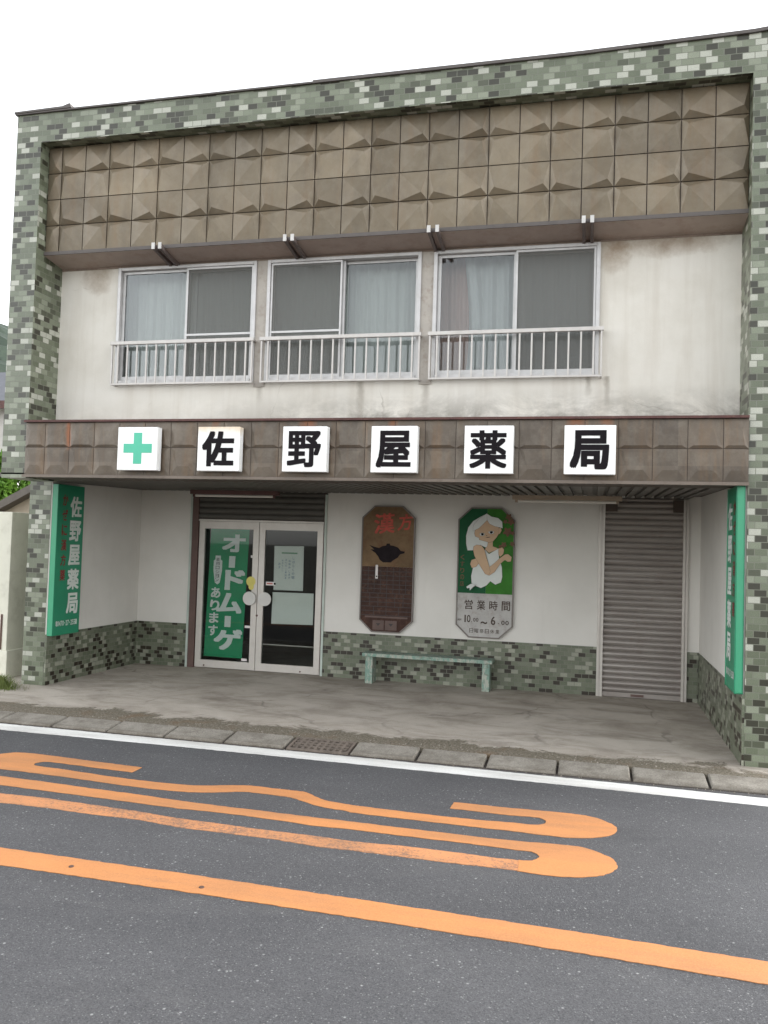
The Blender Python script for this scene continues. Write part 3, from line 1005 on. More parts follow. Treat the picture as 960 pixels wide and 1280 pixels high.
jb = MB()
jb.box(DX0 + .030, -.362, YB - .012, YB + .13, 0, 2.262)
jb.box(1.334, DX1 - .030, YB - .012, YB + .13, 0, 2.262)
jb.box(-.362, 1.334, YB + .03, YB + .13, 1.878, 1.905)
jb.build('door_jamb', 'jamb_brown', B)
for a in (DX0, DX1 - .028):
    MB().box(a, a + .028, YB - .018, YB + .10, 0, 2.24).build('guide_rail', 'jamb_green', B)
m = MB(); slats(m, -.362, 1.334, YB + .02, 1.905, 2.262, .075, .022)
m.build('rolled_shutter', 'shutter_dark', B)

def leaf(x0, x1):
    y = YB + .004
    zt = 1.876
    f = MB()
    t = .078
    f.bbox(x0, x0 + t, y, y + .042, .008, zt, .003).bbox(x1 - t, x1, y, y + .042, .008, zt, .003)
    f.box(x0 + t, x1 - t, y + .001, y + .041, .009, .104).box(x0 + t, x1 - t, y + .001, y + .041, zt - .094, zt - .001)
    d = f.build('door', 'door_alu', B)
    MB().box(x0 + t, x1 - t, y + .018, y + .024, .104, zt - .094).build('pane', 'door_glass', d)
    return d
door_l = leaf(-.352, .472)
door_r = leaf(.478, 1.326)
MB().box(-.362, 1.334, YB - .006, YB + .05, 1.878, 1.900).build('door_head', 'door_alu', B)
for d, xc in ((door_l, .380), (door_r, .585)):
    MB().tube((xc, YB - .022, .912), (xc, YB - .010, .912), .086, n=36).tube((xc, YB - .010, .912), (xc, YB + .02, .912), .03, n=12).build('push_plate', 'plate', d)
MB().tube((.482, YB - .004, .70), (.482, YB + .006, .70), .014, n=12).build('lock', 'jamb_brown', door_r)
for (x, z) in ((-.22, .035), (1.08, .035)):
    MB().tube((x, YB - .004, z), (x, YB + .006, z), .010, n=10).build('bolt', 'jamb_brown', door_l if x < 0 else door_r)
ys = YB + .0195
def stick(d, x0, x1, z0, z1, m):
    return MB().box(x0, x1, ys, ys + .002, z0, z1).build('sticker', m, d)
for x0, z0 in ((.365, 1.425), (.315, .535), (.285, .118)):
    stick(door_l, x0, x0 + .075, z0, z0 + .030, 'sticker_white')
yt = YB + .0015
MB().tube((.385, yt, 1.125), (.385, yt + .002, 1.125), .062, n=24).tube((.392, yt + .0004, 1.055), (.392, yt + .002, 1.055), .036, n=20).build('sticker', 'sticker_yellow', door_l)
o = stick(door_r, .582, .705, 1.085, 1.130, 'sticker_white')
MB().box(.592, .672, ys - .001, ys - .0003, 1.100, 1.116).build('print', 'sticker_red', o)
MB().tube((.700, ys - .001, 1.108), (.700, ys - .0002, 1.108), .014, n=12).build('print', 'ink', o)
# push bar behind the right leaf
MB().tube((.556, YB + .05, .34), (1.248, YB + .05, .34), .008, n=8).build('push_bar', 'door_alu', door_r)

# ---- side door behind a steel roller shutter
m = MB(); slats(m, SX0 + .066, SX1 - .058, YB + .012, .055, 2.262, .0655, .022)
sh = m.build('roller_shutter', 'shutter', B)
MB().box(SX0 + .066, SX1 - .058, YB - .014, YB + .016, .006, .056).build('bottom_bar', 'shutter', sh)
MB().box(5.02, 5.16, YB - .020, YB - .013, .018, .044).build('handle', 'jamb_brown', sh)
for a, b in ((SX0, SX0 + .066), (SX1 - .058, SX1)):
    MB().box(a, a + (b - a) * .42, YB - .030, YB + .05, 0, 2.25).box(a + (b - a) * .58, b, YB - .030, YB + .05, 0, 2.25).box(a + .02, b - .02, YB - .010, YB + .05, 0, 2.25).build('guide_rail', 'door_alu', B)
for a, b in ((SX0 + .066, SX0 + .20), (SX1 - .17, SX1 - .058)):
    MB().box(a, b, YB - .026, YB - .008, 2.10, 2.235).build('shutter_bracket', 'groove', sh)

# ================================================================== CURTAINS (hang inside the upper windows)
def curtain_thing(x0, x1, z0, z1, m, label, seed, amp=.014, per=.13, y=.655, lean=0.0):
    c = MB(); wave_sheet(c, x0, x1, y, z0, z1, amp, per, seed, lean=lean)
    return tag(c.build('curtain', m, smooth=True), label, 'curtain', 'curtains in the upstairs windows')
w1, w2, w3 = WIN
curtain_thing(w1[0] - .05, .60, 3.10, 4.42, 'curtain_blue', 'pale blue curtain in the left half of the leftmost upstairs window', 1)
curtain_thing(.605, w1[1] + .05, 3.10, 4.42, 'curtain_grey', 'grey green curtain behind the insect screen of the leftmost upstairs window', 2)
curtain_thing(w2[0] - .05, 2.20, 3.10, 4.42, 'curtain_grey', 'grey green curtain behind the insect screen of the middle upstairs window', 3)
curtain_thing(2.205, w2[1] + .05, 3.10, 4.42, 'curtain_blue', 'pale blue curtain in the right half of the middle upstairs window', 4)
c = MB(); wave_sheet(c, 3.36, 3.86, .645, 3.10, 4.42, .022, .17, 5, lean=4.0)
for v in c.v:
    if v.x < 3.50:
        t = (v.z - 3.1) / 1.3
        v.x += .06 * math.sin(3.1 * t + .4) - .04 * (1 - t)
tag(c.build('curtain', 'curtain_white', smooth=True), 'crumpled white curtain pulled aside in the left half of the rightmost upstairs window', 'curtain', 'curtains in the upstairs windows')
curtain_thing(w3[0] - .05, 3.44, 3.10, 4.42, 'curtain_pink', 'narrow pinkish curtain strip beside the crumpled white curtain', 6, y=.70)
curtain_thing(3.865, w3[1] + .05, 3.10, 4.42, 'curtain_white', 'grey looking curtain behind the insect screen of the rightmost upstairs window', 7)

# ================================================================== SIGNS ON THE AWNING
YS0, YS1 = -.145, -.062
def sign_box(x0, x1, label, face='sign_white'):
    s = thing('sign_box', label, 'sign', ((x0 + x1) / 2, YS1, 2.263), 'square white signs along the awning')
    MB().bbox(x0, x1, YS0, YS1, 2.264, 2.666, .006).build('panel', face, s)
    for a in (x0 + .09, x1 - .09):
        MB().box(a - .012, a + .012, YS1 - .03, YA, 2.666, 2.680).box(a - .012, a + .012, YS1, YA, 2.30, 2.666).build('mount', 'trim_brown', s)
    return s
s = sign_box(.243, .650, 'square white sign bearing a green cross')
cxm, czm, a, b = .452, 2.468, .042, .145
c = MB().prism([(cxm + p * 1, YS0 - .003, czm + q) for p, q in ((-a, b), (a, b), (a, a), (b, a), (b, -a), (a, -a), (a, -b), (-a, -b), (-a, -a), (-b, -a), (-b, a), (-a, a))], (0, .003, 0))
c.build('cross', 'cross_green', s)
for ch, x0, x1, lab in (('佐', 1.058, 1.468, 'square white sign bearing the black character 佐, first to the right of the green cross'),
                        ('野', 1.880, 2.290, 'square white sign bearing the black character 野, above the right door leaf'),
                        ('屋', 2.692, 3.098, 'square white sign bearing the black character 屋, above the dark brown poster panel'),
                        ('薬', 3.503, 3.912, 'square white sign bearing the black character 薬, above the green poster panel'),
                        ('局', 4.325, 4.733, 'square white sign bearing the black character 局, beside the roller shutter')):
    s = sign_box(x0, x1, lab, 'sign_yellowed' if ch == '佐' else 'sign_white')
    c = MB(); letter(c, ch, {'佐': .040, '野': .030, '屋': .034, '薬': .028, '局': .042}[ch], (x0 + .046, YS0 - .004, 2.302), X, Z, x1 - x0 - .098, .326)
    c.build('lettering', 'ink', s)

# ================================================================== VERTICAL GREEN SIGNS
def upright_sign(left):
    if left:
        xw, xf, ya, yb, z0, z1 = XB, XB + .071, .930, 1.420, .535, 2.200
        U, u0 = Y, ya
        lab = 'tall green sign with red and white lettering on the left recess wall'
    else:
        xw, xf, ya, yb, z0, z1 = XR - .018, XR - .072, .014, .480, .56, 2.196
        U, u0 = -Y, yb
        lab = 'tall green sign on the right recess wall, seen nearly edge on'
    s = thing('upright_sign', lab, 'sign', (xw, (ya + yb) / 2, z0), 'tall green signs in the recess')
    MB().bbox(xw, xf, ya, yb, z0, z1, .006).build('panel', 'sign_green', s)
    MB().box(min(xw, xf) + .003, max(xw, xf) - .003, ya - .004, ya, z0 + .004, z1 - .004).build('edge_strip', 'sign_edge', s)
    e = .0025 if left else -.0025
    W_, H_ = yb - ya, z1 - z0
    def put(mb, ch, off, u, v, w_, h_):
        O = Vector((xf + e, 0, z1 - H_ * (v + h_))) + Y * u0 + U * (W_ * u)
        letter(mb, ch, off, O, U, Z, W_ * w_, H_ * h_)
    c = MB()
    uw_ = .46 if left else .10
    for i, ch in enumerate('佐野屋薬局'):
        put(c, ch, .034, uw_, .072 + .163 * i, .44, .142)
    for i, ch in enumerate('電0470-27-2551'):
        if ch == '-':
            O = Vector((xf + e, 0, z1 - H_ * .925)) + Y * u0 + U * (W_ * (.115 + .0615 * i))
            c.add([O, O + U * (W_ * .03), O + U * (W_ * .03) + Z * .01, O + Z * .01], [(0, 1, 2, 3)])
        else:
            put(c, ch, .02, .10 + .0615 * i, .905, .052, .035)
    c.build('lettering', 'letter_white', s)
    c = MB()
    ur = .17 if left else .66
    for i, ch in enumerate('かぜに漢方薬'):
        put(c, ch, .02, ur, .065 + .10 * i, .20, .075)
    c.build('lettering', 'letter_red', s)
upright_sign(True)
upright_sign(False)

# ================================================================== BANNER AND NOTICES INSIDE THE DOOR
yb = 2.868
bn = thing('banner', 'green cloth banner with white lettering hanging inside the left door leaf', 'banner', (.03, yb, .14))
q = MB()
n, mth = 24, 12
cor = [(-.252, .145), (.275, .140), (.320, 1.790), (-.212, 1.790)]
def bpt(u, v):
    x = (cor[0][0] * (1 - u) + cor[1][0] * u) * (1 - v) + (cor[3][0] * (1 - u) + cor[2][0] * u) * v
    z = (cor[0][1] * (1 - u) + cor[1][1] * u) * (1 - v) + (cor[3][1] * (1 - u) + cor[2][1] * u) * v
    return x, z
for k in range(2):
    for j in range(mth + 1):
        for i in range(n + 1):
            x, z = bpt(i / n, j / mth)
            q.v.append(Vector((x, yb + .003 * k + .003 * math.sin(9 * i / n + 2 * j / mth), z)))
N1 = (n + 1) * (mth + 1)
for j in range(mth):
    for i in range(n):
        a = j * (n + 1) + i
        q.f.append((a, a + 1, a + n + 2, a + n + 1)); q.f.append((N1 + a, N1 + a + n + 1, N1 + a + n + 2, N1 + a + 1))
q.build('cloth', 'banner_green', bn)
c = MB()
yl = yb - .006
def bput(ch, off, px0, px1, py0, py1, bar=False):
    """box given in the banner's own 0..1 co-ordinates (u right, v down)"""
    x0, z0 = bpt(px0, 1 - py1); x1, _ = bpt(px1, 1 - py1); x2, z1 = bpt(px0, 1 - py0)
    Uv = Vector((x1 - x0, 0, 0)); Vv = Vector((x2 - x0, 0, z1 - z0))
    O = Vector((x0, yl, z0))
    if bar:
        c.add([O, O + Uv, O + Uv + Vv, O + Vv], [(0, 1, 2, 3)])
    else:
        letter(c, ch, off, O, Uv, Vv, 1, 1)
bput('オ', .045, .32, .92, .045, .185)
bput('', 0, .52, .68, .215, .305, True)
bput('ド', .045, .44, .96, .320, .480)
bput('ム', .045, .26, .92, .500, .660)
bput('', 0, .50, .66, .680, .765, True)
bput('ゲ', .045, .24, .98, .780, .945)
for i, ch in enumerate('あります'):
    bput(ch, .03, .10 - .005 * i, .345 - .005 * i, .462 + .098 * i, .545 + .098 * i)
c.build('lettering', 'banner_white', bn)
tu = MB()
pts = []
for u, v in ((.16, .215), (.30, .215), (.30, .245), (.345, .255), (.35, .33), (.31, .425), (.25, .440), (.18, .425), (.125, .33), (.12, .255), (.16, .245)):
    x, z = bpt(u, 1 - v); pts.append((x, yl + .0012, z))
tu.poly(pts).build('picture', 'banner_white', bn)
c = MB()
for i, ch in enumerate('薬用ロション'):
    bput(ch, .0, .18, .28, .232 + .032 * i, .258 + .032 * i)
c.build('lettering', 'ink', bn)

yn = YB + .030
nt1 = thing('notice', 'tall paper notice with faint blue handwriting taped inside the right door leaf', 'notice', (.87, yn, 1.03))
MB().prism([(.682, yn, 1.03), (1.073, yn, 1.033), (1.068, yn, 1.590), (.676, yn, 1.584)], (0, .001, 0)).build('sheet', 'paper', nt1)
c = MB(); c.box(.775, .985, yn - .001, yn - .0002, 1.490, 1.508); c.build('print', 'ink_green', nt1)
c = MB()
for cx_, z_, h_, t_ in ((.935, 1.46, .048, 'しばらくの間'), (.885, 1.42, .040, 'お休み'), (.885, 1.29, .040, 'します'), (.838, 1.43, .036, 'またの'), (.838, 1.31, .036, 'ご来店を'), (.792, 1.42, .032, 'おまちして'), (.75, 1.38, .040, '店主')):
    for i, ch in enumerate(t_):
        letter(c, ch, 0.0, (cx_ - h_ * .45, yn - .0012, z_ - h_ * (i + .9)), X, Z, h_ * .9, h_ * .85, False)
c.build('lettering', 'ink_blue', nt1)
nt2 = thing('notice', 'wide blank white paper taped inside the right door leaf below the tall notice', 'notice', (.94, yn, .61))
MB().prism([(.668, yn, .606), (1.218, yn, .616), (1.216, yn, 1.006), (.672, yn, 1.002)], (0, .001, 0)).build('sheet', 'paper', nt2)

# ================================================================== OCTAGONAL POSTER PANELS
def octa(x0, x1, z0, z1, cx_, cz_):
    return [(x0 + cx_, z1), (x1 - cx_, z1), (x1, z1 - cz_), (x1, z0 + cz_), (x1 - cx_, z0), (x0 + cx_, z0), (x0, z0 + cz_), (x0, z1 - cz_)]
def clip_rect(poly2, za, zb):
    """the part of a convex outline between two heights"""
    def cut(P, z, keep_above):
        out = []
        for i in range(len(P)):
            a, b = P[i], P[(i + 1) % len(P)]
            ia = (a[1] >= z) == keep_above; ib = (b[1] >= z) == keep_above
            if ia: out.append(a)
            if ia != ib:
                t = (z - a[1]) / (b[1] - a[1])
                out.append((a[0] + (b[0] - a[0]) * t, z))
        return out
    return cut(cut(poly2, za, True), zb, False)
YP = YB - .040
def panel(x0, x1, label, left):
    z0, z1 = .580, 2.116
    s = thing('poster_panel', label, 'poster', ((x0 + x1) / 2, YB, z0), 'octagonal panels on the recess wall')
    out = octa(x0, x1, z0, z1, .155, .145)
    inn = octa(x0 + .014, x1 - .014, z0 + .014, z1 - .014, .149, .139)
    n = 8
    f = MB()
    vs = [(p[0], YP, p[1]) for p in out] + [(p[0], YP, p[1]) for p in inn] + [(p[0], YB - .001, p[1]) for p in out] + [(p[0], YP + .012, p[1]) for p in inn]
    fs = []
    for i in range(n):
        j = (i + 1) % n
        fs += [(i, j, n + j, n + i), (i, 2 * n + i, 2 * n + j, j), (n + i, n + j, 3 * n + j, 3 * n + i)]
    f.add(vs, fs).build('frame', 'panel_frame', s)
    return s, inn
yf = YP + .008
def sheet2(s, name, m, pts, lay):
    y = yf - .0012 * lay
    return MB().prism([(a, y, b) for a, b in pts], (0, .001, 0)).build(name, m, s)

# -- the dark panel: red brush characters, a pot and a medicine chest
s, inn = panel(1.832, 2.494, 'dark brown octagonal panel with red characters and a black pot above a medicine chest', True)
sheet2(s, 'picture', 'poster_tan', clip_rect(inn, 1.375, 3), 0)
sheet2(s, 'picture', 'poster_dark', clip_rect(inn, 0, 1.3745), 0)
def pm(px, py):       # photo-panel grid (width 455, height 1110) to the wall
    return (1.836 + (px - 75) / 455 * .655, 2.116 - (py - 85) / 1130 * 1.536)
pot = [(140, 440), (185, 455), (225, 465), (255, 447), (288, 440), (290, 424), (318, 422), (322, 438), (350, 441), (390, 455), (415, 485), (450, 490), (445, 505), (410, 515), (390, 545), (355, 568), (330, 590), (265, 592), (235, 572), (220, 540), (195, 510), (150, 478), (185, 480)]
sheet2(s, 'picture', 'pot', [pm(*p) for p in pot], 2)
ln = MB()
yq = yf - .0012 * 2
def seg(x0, x1, z0, z1):
    ln.box(x0, x1, yq, yq + .001, z0, z1)
for i in range(1, 12):
    z = 1.374 - .0535 * i
    seg(1.85, 2.476, z - .004, z + .004)
for r in range(11):
    zt = 1.374 - .0535 * r
    for k in range(1, 8 if r < 6 else 6 if r < 9 else 4):
        n = 8 if r < 6 else 6 if r < 9 else 4
        x = 1.85 + .626 * k / n
        if zt > .78:
            seg(x - .003, x + .003, zt - .0495, zt - .004)
ln.build('drawer_lines', 'poster_line', s)
dr = MB()
for k, (xa, xb_) in enumerate(((2.00, 2.14), (2.155, 2.30))):
    dr.box(xa, xb_, yf - .0018, yf - .0008, .61, .725)
dr.box(1.90, 2.43, yf - .0018, yf - .0008, .755, .775)
dr.build('picture', 'poster_drawer', s)
kn = MB()
for x in (2.07, 2.228):
    kn.poly([(x - .03, yf - .003, .69), (x + .03, yf - .003, .69), (x, yf - .003, .655)])
kn.build('picture', 'poster_line', s)
c = MB()
letter(c, '漢', .02, (1.985, yf - .0035, 1.765), X + Z * .10, Z, .255, .245)
letter(c, '方', .02, (2.275, yf - .0035, 1.815), X + Z * .08, Z + X * .1, .175, .20)
c.build('lettering', 'brush_red', s)
o = MB().box(2.018, 2.048, yf - .006, yf - .0045, 1.228, 1.395)
o = o.build('sticker', 'sticker_white', s)
MB().tube((2.034, yf - .007, 1.255), (2.034, yf - .0062, 1.255), .009, n=10).build('print', 'ink', o)

# -- the green panel: a girl drawn in outline and the opening hours below
s, inn = panel(3.016, 3.686, 'green octagonal panel with a white haired girl above grey opening hours', False)
ZSPL = 1.102
half = clip_rect(inn, ZSPL, 3)
def clip_x(P, x, right):
    return [(b, a) for a, b in clip_rect([(q[1], q[0]) for q in P], x if right else -9, 9 if right else x)]
sheet2(s, 'picture', 'p_green_dark', clip_x(half, 3.36, False), 0)
sheet2(s, 'picture', 'p_green', clip_x(half, 3.3605, True), 0)
sheet2(s, 'hours_board', 'p_grey', clip_rect(inn, 0, ZSPL - .0005), 0)
def gm(px, py):
    return (3.022 + (px - 82) / 473 * .662, 2.114 - (py - 100) / 1098 * 1.532)
LAY = [2]
def fig(m, pts, outline=0.006, name='picture'):
    P = [gm(*p) for p in pts]
    if outline:
        cx_ = sum(p[0] for p in P) / len(P); cz_ = sum(p[1] for p in P) / len(P)
        big = []
        n = len(P)
        area = sum(P[i][0] * P[(i + 1) % n][1] - P[(i + 1) % n][0] * P[i][1] for i in range(n))
        sg = 1 if area > 0 else -1
        for i in range(n):
            a, b, c_ = Vector(P[i - 1]), Vector(P[i]), Vector(P[(i + 1) % n])
            d1 = (b - a).normalized(); d2 = (c_ - b).normalized()
            nn = Vector((d1.y + d2.y, -(d1.x + d2.x))) * sg
            if nn.length < 1e-4: nn = Vector((d1.y, -d1.x)) * sg
            nn.normalize()
            big.append(tuple(b + nn * outline * .5))
        sheet2(s, 'outline', 'p_line', big, LAY[0]); LAY[0] += 1
    sheet2(s, name, m, P, LAY[0]); LAY[0] += 1
# hair behind
fig('p_white', [(318, 150), (270, 175), (205, 215), (165, 270), (148, 340), (150, 410), (163, 465), (210, 462), (225, 430), (270, 415), (325, 440), (345, 400), (300, 330)])
# dress
fig('p_white', [(310, 455), (345, 490), (425, 440), (430, 520), (455, 600), (460, 680), (450, 725), (405, 745), (362, 718), (330, 755), (285, 778), (245, 765), (205, 740), (200, 680), (215, 600), (260, 560)])
# neck and far shoulder
fig('p_skin', [(335, 390), (375, 375), (375, 425), (420, 440), (400, 455), (345, 480), (310, 450), (330, 425)], .004)
fig('p_skin', [(425, 440), (455, 430), (470, 450), (465, 485), (440, 510), (425, 490)], .004)
# hidden hand, then the raised forearm and the upper arm
fig('p_skin', [(240, 530), (200, 545), (190, 580), (205, 612), (240, 600), (262, 570)], .004)
fig('p_skin', [(350, 602), (400, 560), (440, 520), (480, 490), (505, 486), (535, 510), (530, 545), (505, 550), (480, 535), (440, 570), (395, 640), (352, 670), (310, 650)], .004)
fig('p_skin', [(215, 430), (240, 416), (280, 420), (305, 450), (330, 530), (352, 600), (360, 640), (345, 668), (318, 658), (260, 570), (225, 510), (213, 465)], .004)
# face
fig('p_skin', [(225, 290), (275, 240), (320, 205), (370, 220), (420, 250), (428, 310), (405, 350), (375, 385), (340, 392), (320, 385), (262, 372), (260, 355), (228, 345), (220, 320)], .005)
fig('p_skin', [(420, 275), (440, 262), (447, 290), (432, 320), (420, 312)], .003)
# fringe
fig('p_white', [(318, 150), (330, 170), (322, 205), (290, 240), (255, 275), (222, 292), (205, 300), (210, 250), (250, 200)], .004)
fig('p_white', [(320, 150), (360, 175), (415, 185), (450, 215), (455, 270), (440, 265), (425, 262), (390, 255), (345, 235), (325, 205)], .004)
# eyes, brows, nose and mouth
fig('p_white', [(262, 322), (285, 312), (308, 320), (300, 336), (275, 340)], .004)
fig('ink', [(276, 318), (292, 314), (302, 324), (292, 336), (278, 334)], 0)
fig('p_white', [(335, 305), (360, 294), (386, 300), (380, 318), (352, 322)], .004)
fig('ink', [(350, 300), (368, 296), (378, 306), (366, 318), (352, 316)], 0)
fig('p_line', [(312, 352), (330, 348), (352, 345), (352, 350), (330, 354)], 0)
fig('p_line', [(322, 330), (330, 338), (322, 340)], 0)
# bow at the hem and flowers at the upper right
fig('p_white', [(165, 772), (195, 750), (215, 742), (240, 760), (222, 772), (205, 790), (195, 802), (192, 780), (172, 785)], .003)
rnd = random.Random(4)
for (fx, fy, fr) in ((505, 175, 24), (525, 215, 26), (478, 215, 16), (500, 300, 34), (540, 310, 16), (470, 410, 22), (540, 400, 18), (440, 425, 12)):
    fig('p_flower', [(fx + fr * (1 + .3 * math.sin(5 * a_)) * math.cos(a_), fy + fr * (1 + .3 * math.sin(5 * a_)) * math.sin(a_)) for a_ in [2 * math.pi * i / 20 for i in range(20)]
                     if True], 0)
    if fx > 520: pass
c = MB()
for i, ch in enumerate('くすりの店'):
    a = gm(105, 545 + 56 * i)
    letter(c, ch, .01, (a[0], yf - .004, a[1]), X, Z, .048, .060)
c.build('lettering', 'p_flower', s)
c = MB()
yk = yf - .003
for i, ch in enumerate('営業時間'):
    a = gm(150 + 104 * i, 962)
    letter(c, ch, .012, (a[0], yk, a[1]), X, Z, .098, .112)
def hrs(t, px, py, w_, h_):
    for i, ch in enumerate(t):
        a = gm(px + w_ * i, py)
        ww = w_ * .82 / 473 * .662; hh = h_ / 1098 * 1.532
        if ch == '.':
            c.box(a[0] + ww * .3, a[0] + ww * .3 + .009, yk, yk + .0005, a[1], a[1] + .009)
        else:
            letter(c, ch, .012, (a[0], yk, a[1]), X, Z, ww, hh)
hrs('AM', 92, 1062, 18, 20); hrs('1', 152, 1072, 14, 62); hrs('0', 172, 1072, 38, 62); hrs('.', 205, 1070, 20, 50); hrs('00', 226, 1064, 24, 32)
letter(c, '~', .012, (*[gm(290, 1080)[0], yk], gm(290, 1080)[1]), X, Z, .075, .030)
hrs('6', 375, 1085, 46, 72); hrs('.', 430, 1074, 20, 50); hrs('00', 462, 1080, 34, 36)
for i, ch in enumerate('日曜祭日休業'):
    a = gm(195 + 44 * i, 1158)
    letter(c, ch, 0.0, (a[0], yk, a[1]), X, Z, .046, .050)
c.build('lettering', 'p_line', s)

# ================================================================== BENCH
bt = thing('bench', 'long low bench of worn turquoise painted wood against the tiled wall', 'bench', (2.73, 2.62, 0))
m = MB().bbox(1.955, 3.492, 2.500, 2.735, .318, .360, .006)
m.build('seat', 'bench_paint', bt)
for x in (1.990, 3.372):
    MB().bbox(x, x + .088, 2.530, 2.712, 0, .317, .005).build('leg', 'bench_paint', bt)

# ================================================================== STRIP LIGHTS UNDER THE AWNING
def strip_light(x0, x1, y, ztop, m1, label):
    t = thing('strip_light', label, 'lamp', ((x0 + x1) / 2, y, ztop))
    MB().bbox(x0, x1, y - .045, y + .045, ztop - .048, ztop, .004).build('housing', m1, t)
    MB().tube((x0 + .06, y - .012, ztop - .064), (x1 - .03, y - .012, ztop - .064), .015, n=12).build('tube', 'lamp_pale', t)
    for x in (x0 + .045, x1 - .045):
        MB().box(x - .015, x + .015, y - .03, y + .01, ztop - .080, ztop - .046).build('tube_holder', m1, t)
strip_light(-.07, 1.03, 2.0, 2.222, 'lamp_body', 'dark red strip light with a pale tube under the awning above the entrance')
strip_light(3.72, 4.86, 2.0, 2.222, 'lamp_tan', 'pale tan strip light under the awning beside the roller shutter')

# ================================================================== DRAIN GRATE
dg_ = thing('drain_grate', 'rusty iron drain grate set in the kerb in front of the shop', 'grate', (2.44, -.47, -.03))
g = MB()
gx0, gx1, gy0, gy1 = 2.178, 2.700, -.598, -.338
zf = lambda y: .000 + (y + .338) * (.030 / .25)
def gbar(x0, x1, y0, y1):
    g.add([(x0, y0, zf(y0) - .03), (x1, y0, zf(y0) - .03), (x1, y1, zf(y1) - .03), (x0, y1, zf(y1) - .03), (x0, y0, zf(y0)), (x1, y0, zf(y0)), (x1, y1, zf(y1)), (x0, y1, zf(y1))],
          [(0, 3, 2, 1), (4, 5, 6, 7), (0, 1, 5, 4), (1, 2, 6, 5), (2, 3, 7, 6), (3, 0, 4, 7)])
gbar(gx0, gx0 + .02, gy0, gy1); gbar(gx1 - .02, gx1, gy0, gy1); gbar(gx0 + .02, gx1 - .02, gy0, gy0 + .02); gbar(gx0 + .02, gx1 - .02, gy1 - .02, gy1)
g.build('frame', 'grate', dg_)
g = MB()
for i in range(1, 9):
    x = gx0 + .02 + (gx1 - gx0 - .04) * i / 9
    gbar(x - .010, x + .010, gy0 + .02, gy1 - .02)
for j in range(1, 4):
    y = gy0 + .02 + (gy1 - gy0 - .04) * j / 4
    for i in range(9):
        xa = gx0 + .02 + (gx1 - gx0 - .04) * i / 9 + .0105; xb_ = gx0 + .02 + (gx1 - gx0 - .04) * (i + 1) / 9 - .0105
        gbar(xa, xb_, y - .009, y + .009)
g.build('bars', 'grate', dg_)

# loose grit and small stones on the worn strip behind the kerb and in the gutter
rnd = random.Random(41)
g = MB()
for _ in range(2600):
    x = rnd.uniform(-3.2, 6.6)
    y = -.335 + abs(rnd.gauss(0, .13)) if rnd.random() < .8 else rnd.uniform(-.625, -.59)
    if y > .12 or (-1.5 < x < -1.15 and y > .9):
        continue
    z = 0.0 if y > -.335 else -.050
    s_ = rnd.uniform(.0025, .0075) * (1.5 if rnd.random() < .06 else 1)
    an = rnd.uniform(0, 6.28)
    o = len(g.v)
    for k in range(4):
        a_ = an + k * 1.571 + rnd.uniform(-.3, .3)
        q_ = s_ * rnd.uniform(.7, 1.2)
        g.v.append(Vector((x + q_ * math.cos(a_), y + q_ * math.sin(a_), z - .001)))
    g.v.append(Vector((x + rnd.uniform(-.3, .3) * s_, y + rnd.uniform(-.3, .3) * s_, z + s_ * rnd.uniform(.5, .9))))
    g.f += [(o, o + 1, o + 4), (o + 1, o + 2, o + 4), (o + 2, o + 3, o + 4), (o + 3, o, o + 4)]
o = tag(g.build('loose_grit', 'grit'), 'loose grit and small stones scattered along the kerb edge', 'gravel')
o['kind'] = 'stuff'

# ================================================================== LEFT-HAND NEIGHBOURS
bwl = thing('boundary_wall', 'cream concrete boundary wall with a plinth beside the left tiled pillar', 'wall', (-3.0, 1.4, 0))
MB().bbox(-5.5, -1.862, 1.15, 1.75, .31, 1.886, .008).build('wall', 'boundary', bwl)
MB().bbox(-5.5, -1.835, 1.13, 1.75, 0, .312, .008).build('plinth', 'boundary', bwl)
MB().box(-1.945, -1.925, 1.140, 1.15, .32, .72).build('bracket', 'rust', bwl)  # thin dark bar standing in for the shade of a narrow wall gap
MB().tube((-1.845, 1.45, .16), (-1.820, 1.45, .16), .025, n=12).build('pipe_end', 'rust', bwl)

sd_ = thing('shed', 'low shed with a beige wall and a weathered brown gable roof behind the boundary wall', 'building', (-3.6, 5, 0))
MB().prism([(-6.2, 4.05, 0), (-1.9, 4.05, 0), (-1.9, 4.05, 2.2), (-3.2, 4.05, 2.52), (-6.2, 4.05, 1.05)], (0, 3, 0)).build('wall', 'shed_wall', sd_)
rf = MB()
rf.prism([(-6.6, 3.85, .80), (-3.2, 3.85, 2.50), (-3.2, 3.85, 2.62), (-6.6, 3.85, .93)], (0, 3.4, 0))
rf.prism([(-3.2, 3.85, 2.50), (-1.6, 3.85, 2.10), (-1.6, 3.85, 2.22), (-3.2, 3.85, 2.62)], (0, 3.4, 0))
rf.build('roof', 'shed_roof', sd_)

hs_ = thing('house', 'grey roofed house with pale walls half hidden behind the left tiled pillar', 'house', (-13.2, 14, 0))
MB().box(-16, -10.4, 12, 17, 0, 5.0).build('wall', 'house_wall', hs_)
MB().prism([(-16.5, 11.5, 4.95), (-10.0, 11.5, 4.95), (-10.6, 13.6, 6.15), (-15.9, 13.6, 6.15)], (0, 0, .12)).prism([(-16.5, 17.5, 4.95), (-10.0, 17.5, 4.95), (-10.6, 13.62, 6.15), (-15.9, 13.62, 6.15)], (0, 0, .12)).build('roof', 'slate', hs_)
MB().box(-16.4, -10.05, 11.46, 11.52, 4.86, 5.06).build('fascia_board', 'flashing', hs_)
for x in (-15, -12.6):
    o = MB().box(x, x + 1.3, 11.95, 12.0, 3.1, 4.2).build('window', 'aluminium', hs_)
    MB().box(x + .06, x + 1.24, 11.94, 11.952, 3.16, 4.14).build('pane', 'interior', o)

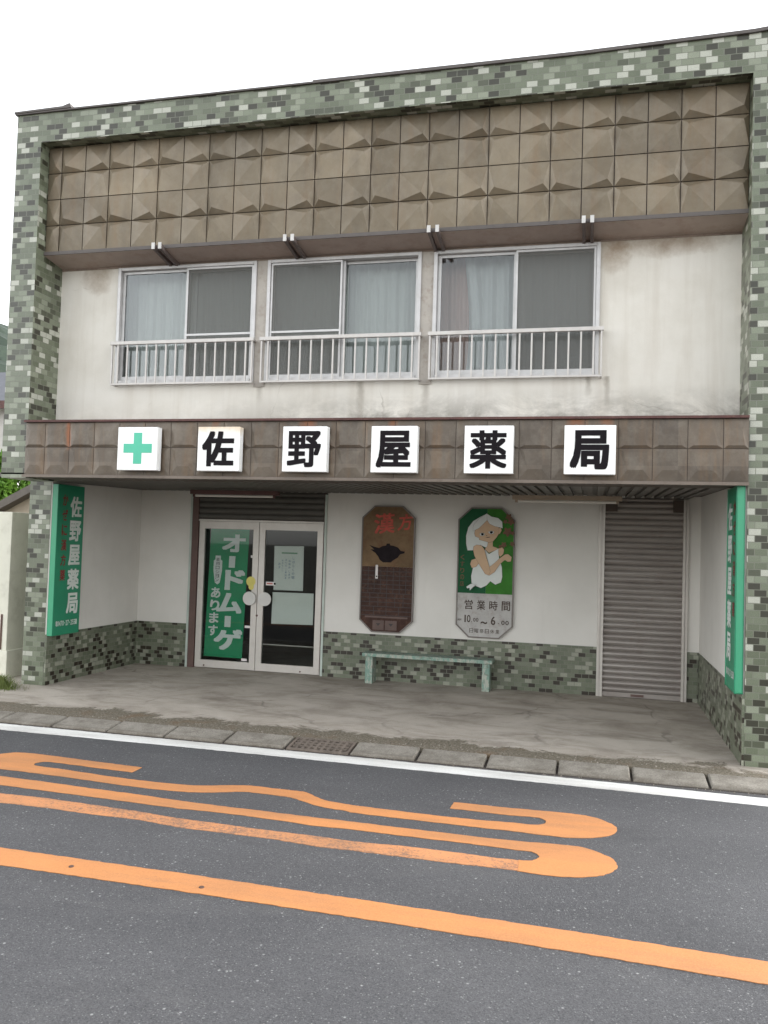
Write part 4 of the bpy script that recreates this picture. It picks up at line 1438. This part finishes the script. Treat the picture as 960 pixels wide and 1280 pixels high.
def foliage(mb, c, rx, ry, rz, n, size, rn):
    cs = [(Vector((rn.gauss(0, .45) * rx, rn.gauss(0, .45) * ry, rn.gauss(0, .42) * rz)) + Vector(c), rn.uniform(.22, .42)) for _ in range(26)]
    for _ in range(n):
        cc, rad = rn.choice(cs)
        d = Vector((rn.gauss(0, 1), rn.gauss(0, 1), rn.gauss(0, 1))).normalized() * rad * (rn.random() ** .4) * min(rx, rz)
        p = cc + d
        a = Vector((rn.gauss(0, 1), rn.gauss(0, 1), rn.gauss(.3, .7))).normalized()
        b = a.orthogonal().normalized()
        b = Matrix.Rotation(rn.uniform(0, 6.28), 3, a) @ b
        e = a.cross(b)
        l = size * rn.uniform(.6, 1.3)
        o = len(mb.v)
        mb.v += [p - b * l, p + e * l * .42, p + b * l, p - e * l * .42]
        mb.f.append((o, o + 1, o + 2, o + 3))
rnd = random.Random(21)
tr = thing('tree', 'bright green leafy tree behind the brown shed roof', 'tree', (-6.2, 9.5, 0))
m = MB(); foliage(m, (-7.3, 9.0, 2.6), 2.9, 1.6, 1.2, 17000, .095, rnd); m.build('crown', 'leaf', tr)
m = MB().tube((-6.2, 9.5, 0), (-6.1, 9.5, 2.4), .16, .10, 10).tube((-6.1, 9.5, 2.2), (-5.2, 9.3, 3.3), .08, .03, 8).tube((-6.1, 9.5, 2.2), (-7.1, 9.7, 3.4), .08, .03, 8).tube((-6.1, 9.5, 2.3), (-6.2, 9.4, 3.9), .08, .03, 8)
m.build('trunk', 'bark', tr)

# grass tuft at the foot of the left pillar
g = MB()
rnd = random.Random(9)
for _ in range(900):
    r0 = abs(rnd.gauss(0, .085))
    an = rnd.uniform(0, 6.28)
    x, y = -1.50 + 1.5 * r0 * math.cos(an), .62 + r0 * math.sin(an)
    h = rnd.uniform(.05, .17) * math.exp(-r0 * 2.2)
    dx, dy = rnd.gauss(0, .035) + .25 * r0 * math.cos(an), rnd.gauss(0, .035) + .25 * r0 * math.sin(an)
    wv = Vector((math.cos(an + 1.6), math.sin(an + 1.6), 0)) * .003
    p0 = Vector((x, y, -.002)); p1 = Vector((x + dx * .4, y + dy * .4, h * .65)); p2 = Vector((x + dx, y + dy, h))
    o = len(g.v)
    g.v += [p0 - wv, p0 + wv, p1 + wv * .8, p1 - wv * .8, p2]
    g.f += [(o, o + 1, o + 2, o + 3), (o + 3, o + 2, o + 4)]
tag(g.build('grass_tuft', 'grass'), 'tuft of wild grass at the foot of the left tiled pillar', 'grass')
